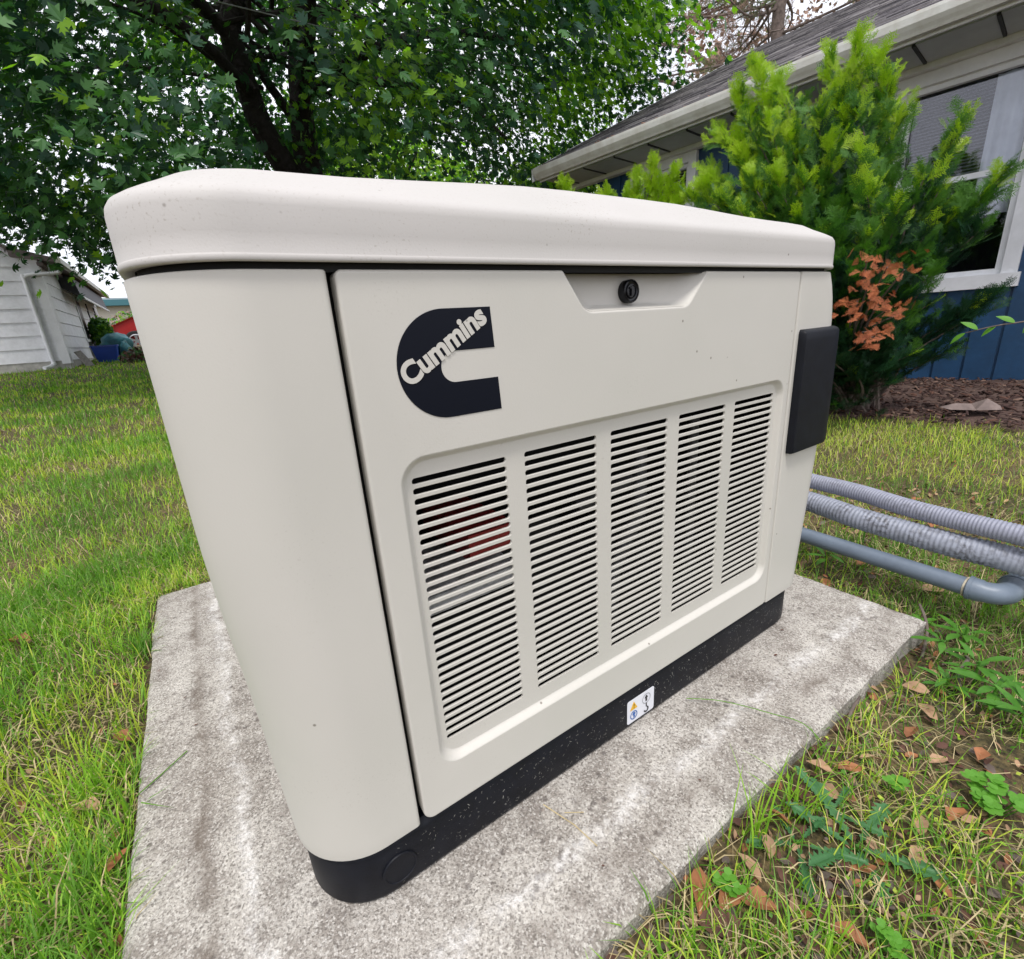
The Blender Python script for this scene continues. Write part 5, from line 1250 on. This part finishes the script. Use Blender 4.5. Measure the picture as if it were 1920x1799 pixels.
tuft('grass_tuft', .300, -.190, 16, .13, 'tallest thin grass tuft at the front edge of the slab', 1, .35)
tuft('grass_tuft', .375, -.205, 26, .085, 'bushy green grass tuft just right of the tall thin one', 2, .5)
tuft('grass_tuft', .50, -.19, 12, .06, 'small grass tuft touching the slab edge near the middle of its right side', 3, .5, 'g3')
tuft('grass_tuft', -.365, .78, 60, .07, 'dense grass tuft at the left slab edge near its back corner', 4, .55, 'g3')
tuft('grass_tuft', -.40, .42, 46, .085, 'long bladed tuft left of the slab in the nearer lawn', 5, .7)
tuft('grass_tuft', -.40, .22, 44, .09, 'broad bladed tuft in the bottom left corner of the lawn', 6, .8, 'g3')
tuft('grass_tuft', -.60, 1.35, 40, .085, 'spreading crabgrass clump in the left lawn', 7, 1.0)
tuft('grass_tuft', .26, -.30, 20, .06, 'thin tuft growing near the bottom of the picture right of the slab', 8, .7)
tuft('grass_tuft', 1.45, .18, 30, .09, 'wispy tuft between the conduits and the plastic pipe', 9, .6, 'g2')
# single stray blades lying on the slab
q = MB(); P_ = spline([(.50, -.205, -.03), (.49, -.165, .012), (.47, -.12, .014), (.44, -.06, .010), (.405, -.02, .006)], 8); q.tube(P_, .0009, 4)
tag(q.build('fallen_grass_blade', M['g3'], None), 'single long grass stem arching across the slab corner side', 'grass blade')
q = MB(); q.tube([(-.345, .335, .004), (-.315, .36, .0022), (-.283, .385, .003)], .0011, 4); tag(q.build('fallen_grass_blade', M['g3'], None), 'short dark grass stem lying on the left edge of the slab', 'grass blade')
q = MB(); q.tube([(.11, -.02, .002), (.125, -.065, .002), (.13, -.1, .002)], .0007, 4); q.tube([(.125, -.045, .002), (.145, -.06, .003)], .0006, 4); tag(q.build('straw_stem', M['straw'], None), 'pale forked straw lying on the slab in front of the door', 'straw')

# ------------------------------------------------------------------ weeds
def weed(name, label, x, y, n, L, seed, matl, tmpl=None, rise=.5, stem=.05, cat='weed', spread=6.28, a0=0):
    gg = random.Random(seed); z = float(H(x, y)); root = thing(name, label, cat, (x, y, z)); top = Vector((x, y, z + stem)); q = MB(); q.tube([(x, y, z - .01), tuple(top)], .0022, 5)
    for k in range(n):
        a = a0 + spread * k / n + gg.uniform(-.25, .25); r = gg.uniform(.004, .012); hz = z + stem * gg.uniform(.5, 1.05)
        p = Vector((x + cos(a) * r, y + sin(a) * r, hz)); d = Vector((cos(a), sin(a), rise * gg.uniform(.1, 1)))
        q.tube([(x, y, hz - .004), tuple(p)], .001, 4)
        leaf_at(p, d, (0, 0, 1), L * gg.uniform(.7, 1.1), root, M[matl], 'leaf', tmpl)
    q.build('stem', M['weed'], root); return root
LAN = oval_leaf(1, .30, 8, .15, .25)
weed('weed_plant', 'broad leaved weed with pointed leaves nearest the slab corner at right', .888, -.212, 7, .052, 1, 'weed', LAN)
weed('weed_plant', 'pointed leaf weed standing by the slab corner below the pipe elbow', .975, -.225, 6, .05, 2, 'weed', LAN, .9, .05)
weed('weed_plant', 'largest pointed leaf weed at the right edge of the picture', .815, -.300, 9, .055, 3, 'weed', LAN, .5, .045)
weed('weed_plant', 'leafy weed just behind the largest one at the right edge', .86, -.268, 7, .05, 4, 'weed', LAN, .7, .05)
weed('weed_plant', 'low weed seedling under the plastic pipe beside the generator base', 1.12, .085, 6, .05, 5, 'clover', LAN, .8, .05)
weed('weed_plant', 'small bright weed under the middle of the plastic pipe', .995, -.155, 8, .022, 6, 'clover', oval_leaf(1, .6, 5), .6, .02)
weed('weed_plant', 'weed seedling poking up between the conduits', 1.33, .08, 6, .05, 7, 'weed', LAN, .8, .07)
# dandelion leaves: long with toothed margins
def toothed(n=9):
    V = [(0, 0, 0)]; up = []; lo = []
    for i in range(n):
        t = (i + .5) / n; w = .05 + .13 * t if t < .8 else .17 * (1 - t) / .2 + .02; w2 = w * .45
        up += [(t * .97, w2, .01), (t * .97 + .015, w, .02)]
    V = [(0, 0, 0)] + up + [(1, 0, -.03)] + [(x, -y, z) for x, y, z in reversed(up)]
    k = len(V); c = [(x, 0, 0) for x in (.25, .5, .75)]
    tris = geometry.tessellate_polygon([[Vector((x, y, 0)) for x, y, z in V]])
    return V, [tuple(t) for t in tris]
TO = toothed()
weed('dandelion', 'dandelion rosette with toothed leaves right of the slab, lower one', .385, -.275, 6, .075, 11, 'dand', TO, .35, .012)
weed('dandelion', 'dandelion with upright folded leaf, between the slab and the lower rosette', .405, -.238, 4, .055, 12, 'dand', TO, .9, .015)
weed('dandelion', 'dandelion rosette close to the slab edge, leaves lying flat', .335, -.232, 5, .055, 13, 'dand', TO, .2, .012)
# clover patches
def clover(label, x, y, n, seed, r=.018, ls=.007, group=None):
    gg = random.Random(seed); z = float(H(x, y)); root = thing('clover', label, 'clover', (x, y, z))
    q = MB()
    for k in range(n):
        a = gg.uniform(0, 6.28); rr = r * gg.random() ** .5; h = gg.uniform(.018, .034); cx_, cy_ = x + cos(a) * rr, y + sin(a) * rr
        q.tube([(x + cos(a) * rr * .4, y + sin(a) * rr * .4, z), (cx_, cy_, z + h)], .0006, 4)
        lm = MB(); a0 = gg.uniform(0, 6.28)
        for j in range(3):
            b = a0 + j * 2.094; c_ = Vector((cx_ + cos(b) * ls * .62, cy_ + sin(b) * ls * .62, z + h + .001)); V = [Vector((cx_, cy_, z + h))]
            for i in range(9):
                t = -2.1 + 4.2 * i / 8; rad_ = ls * .62 * (1 - .22 * math.exp(-(t / .35) ** 2)); V.append(c_ + Vector((cos(b + t) * rad_, sin(b + t) * rad_, .0012 * cos(t))))
            lm.add(V, [(0, i, i + 1) for i in range(1, 9)])
        lm.build('leaf', M['clover'], root)
    q.build('stem', M['clover'], root)
weed('weed_plant', 'dense leafy weed clump spilling toward the bright clover patch', .78, -.345, 14, .05, 21, 'weed', LAN, .8, .06)
weed('weed_plant', 'low dark leafy weed between the slab corner and the leafy clump', .80, -.245, 8, .036, 22, 'weed', LAN, .5, .03)
clover('bright clover patch in the grass near the right edge of the picture', .575, -.352, 22, 1, .028, .0085)
clover('tiny clover sprig between the slab and the bright clover patch', .50, -.270, 6, 2, .012)
clover('small clover sprig at the bottom edge right of the slab', .30, -.335, 6, 3, .012)
clover('little clover sprig beside the slab edge above the dead leaves', .215, -.215, 6, 4, .012)

# ------------------------------------------------------------------ dead leaves and litter
DL = [(-.5, 0, 0), (-.3, .18, .05), (0, .26, .09), (.3, .16, .04), (.55, 0, .0), (.3, -.2, .07), (0, -.28, .12), (-.3, -.16, .06), (0, 0, -.02), (.28, 0, .0), (-.28, 0, .0)]
DF = [(0, 10, 1), (10, 8, 2, 1), (8, 9, 3, 2), (9, 4, 3), (9, 5, 4), (8, 6, 5, 9), (10, 7, 6, 8), (0, 7, 10)]
spots = [(.195, -.195, .05, 0, 'dead1'), (.215, -.215, .042, 1, 'dead1'), (.185, -.225, .045, 2, 'dead3'), (.235, -.240, .04, 0, 'dead1'), (.26, -.215, .034, 1, 'dead2'), (.30, -.215, .03, 2, 'dead2'),
         (.345, -.205, .03, 1, 'dead1'), (.40, -.21, .035, 0, 'dead3'), (.43, -.225, .03, 0, 'dead2'), (.46, -.20, .032, 1, 'dead2'), (.49, -.225, .034, 2, 'dead1'), (.53, -.235, .03, 0, 'dead2'), (.56, -.2, .032, 1, 'dead3'),
         (.36, -.29, .032, 2, 'dead1'), (.42, -.32, .036, 1, 'dead2'), (.47, -.31, .03, 2, 'dead2'), (.52, -.33, .034, 0, 'dead1'), (.60, -.29, .03, 1, 'dead2'), (.63, -.25, .032, 0, 'dead1'), (.70, -.25, .034, 2, 'dead2'),
         (.75, -.22, .036, 1, 'dead2'), (.66, -.32, .03, 0, 'dead1'), (.90, -.19, .03, 2, 'dead3'), (.98, -.10, .04, 1, 'dead3'), (1.0, -.03, .04, 0, 'dead3'), (1.02, .04, .045, 2, 'dead1'), (1.2, .03, .05, 1, 'dead1'), (1.18, -.12, .05, 0, 'dead2'), (1.6, .0, .06, 1, 'dead1'), (.28, -.31, .034, 0, 'dead1')]
marks = [((.205, -.21), 'lower slab edge'), ((.34, -.22), 'tall grass tuft'), ((.39, -.28), 'toothed dandelion rosette'), ((.575, -.352), 'bright clover patch'), ((.50, -.270), 'tiny clover sprig'), ((.815, -.30), 'large pointed leaf weed'), ((.70, -.22), 'straw beside the weeds'),
         ((.93, -.18), 'right corner of the slab'), ((1.02, .02), 'slab edge under the plastic pipe'), ((1.2, -.02), 'lower side of the thick conduit'), ((1.6, 0), 'far side of the conduits'), ((.47, -.205), 'middle of the slab front edge')]
look = {'dead1': 'orange brown curled', 'dead2': 'pale tan', 'dead3': 'dark brown withered'}; seen_l = {}
for x, y, s_, sd, mm in spots:
    gg = random.Random(int(x * 1000)); z = float(H(x, y)) + .014; a = gg.uniform(0, 6.28); ti = gg.uniform(-.5, .5)
    q = MB(); Rm = Matrix.Rotation(a, 3, 'Z') @ Matrix.Rotation(ti, 3, 'X'); q.add([Rm @ Vector((v[0], v[1] * gg.uniform(.8, 1.2), v[2] * gg.uniform(.8, 2.2))) * s_ + Vector((x, y, z)) for v in DL], DF)
    mk = min(marks, key=lambda t: (t[0][0] - x) ** 2 + (t[0][1] - y) ** 2)[1]; key = (mk, mm); seen_l[key] = seen_l.get(key, 0) + 1
    size = ('large ' if s_ >= .04 else '') + ('', 'second ', 'third ')[min(seen_l[key] - 1, 2)]
    tag(q.build('dead_leaf', M[mm], None, 50), f'{size}{look[mm]} dead leaf by the {mk}', 'dead leaf', 'dead leaves scattered right of the slab')
for x, y, s_, mm, lab in [(-.60, .99, .07, 'dead1', 'cluster of brown dead leaves in the left lawn'), (-.585, .965, .05, 'dead3', 'dark brown dead leaf at the edge of the cluster in the left lawn'), (-.375, .50, .04, 'dead1', 'rust brown leaf tucked against the left slab edge'), (-.405, .37, .045, 'dead2', 'tan leaf in the grass left of the slab, lower left'), (-.362, .25, .03, 'dead1', 'small orange leaf by the left slab edge near the bottom')]:
    gg = random.Random(int(x * 1000) + 7); z = float(H(x, y)) + .02; Rm = Matrix.Rotation(gg.uniform(0, 6), 3, 'Z') @ Matrix.Rotation(gg.uniform(-.5, .5), 3, 'X')
    q = MB(); q.add([Rm @ Vector((v[0], v[1], v[2] * 2.2)) * s_ + Vector((x, y, z)) for v in DL], DF); tag(q.build('dead_leaf', M[mm], None, 50), lab, 'dead leaf')
# fine litter
g = np.random.default_rng(17)
x, y = fan(7500, 35, 122, .18, 2.2); x2, y2 = fan(700, -35, 0, .5, 2.5); x3, y3 = fan(500, 70, 84, 1.3, 3.2); x = np.concatenate([x, x2, x3]); y = np.concatenate([y, y2, y3]); n = len(x)
P = np.stack([x, y, H(x, y) + g.uniform(.002, .012, n)], 1); R = frames(np.stack([g.normal(0, .5, n), g.normal(0, .5, n), np.ones(n)], 1), g.uniform(0, 6.3, n))
o = scatter_mesh('leaf_litter', DL, DF, P, R, g.uniform(.006, .022, n), [M['dead1'], M['dead2'], M['dead3'], M['twig']], g.choice(4, n, p=[.13, .15, .46, .26])); tag(o, 'brown leaf crumbs and thatch lying under the grass', 'leaf litter', kind='stuff')
x, y = fan(2600, 35, 120, .2, 2.0); n = len(x); P = np.stack([x, y, H(x, y) + g.uniform(.006, .02, n)], 1); R = frames(np.stack([g.normal(0, .25, n), g.normal(0, .25, n), np.ones(n)], 1), g.uniform(0, 6.3, n))
o = scatter_mesh('dry_straw', [(-1, -.018, 0), (-.1, .13, .12), (1, .0, 0), (1, .014, 0), (-.1, .155, .12), (-1, .01, 0)], [(0, 1, 4, 5), (1, 2, 3, 4)], P, R, g.uniform(.010, .042, n), [M['straw'], M['straw2']], g.integers(0, 2, n)); tag(o, 'dry straw stems tangled in the grass right of the slab', 'straw', kind='stuff')
x, y = fan(6500, 35, 122, .18, 2.0); mo = np.array([mnoise.noise(Vector((a * 5, b * 5, 8))) for a, b in zip(x, y)]); k = mo + g.normal(0, .15, len(x)) > .0; x, y = x[k], y[k]; n = len(x)
P = np.stack([x, y, H(x, y) + g.uniform(.003, .016, n)], 1); R = frames(np.stack([g.normal(0, .6, n), g.normal(0, .6, n), np.ones(n)], 1), g.uniform(0, 6.3, n))
o = scatter_mesh('ground_cover', [(-.5, 0, 0), (-.1, -.35, .12), (.55, 0, .05), (-.1, .35, .12)], [(0, 1, 2, 3)], P, R, g.uniform(.003, .009, n), [M['g1'], M['g2'], M['weed'], M['clover']], g.choice(4, n, p=[.3, .3, .25, .15])); tag(o, 'tiny green moss sprouts and seedlings covering the soil right of the slab', 'ground cover', kind='stuff')
def twig(P, r, label):
    q = MB(); q.tube(spline(P, 6), r, 6); tag(q.build('twig', M['twig'], None, 60), label, 'twig')
twig([(.995, -.145, .0), (.960, -.165, -.005), (.93, -.18, -.02), (.86, -.195, -.032)], .0026, 'grey twig curving round the right corner of the slab')
twig([(.80, -.262, -.02), (.835, -.25, -.015), (.875, -.252, -.01), (.90, -.245, -.02)], .0028, 'bent grey twig lying among the weeds at right')
twig([(.64, -.178, -.01), (.60, -.182, -.012), (.575, -.186, -.03)], .0022, 'thin pale twig against the slab front edge')
twig([(.35, -.325, -.02), (.33, -.30, -.02), (.335, -.27, -.025)], .002, 'little pale twig at the bottom right in the grass')
# tiny bits on the slab
q = MB()
for (x, y, s_) in [(-.145, -.04, .006), (-.285, .53, .006), (-.27, .44, .007), (.30, -.12, .004), (.62, -.05, .008), (.70, -.02, .007), (.12, -.12, .004), (-.2, .0, .003)]:
    gg = random.Random(int(x * 999)); Rm = Matrix.Rotation(gg.uniform(0, 6), 3, 'Z'); q.add([Rm @ Vector((v[0], v[1], abs(v[2]) + .1)) * s_ + Vector((x, y, .002)) for v in DL], DF)
tag(q.build('debris_crumbs', M['dead3'], None), 'small reddish brown debris crumbs scattered on the slab', 'debris', kind='stuff')
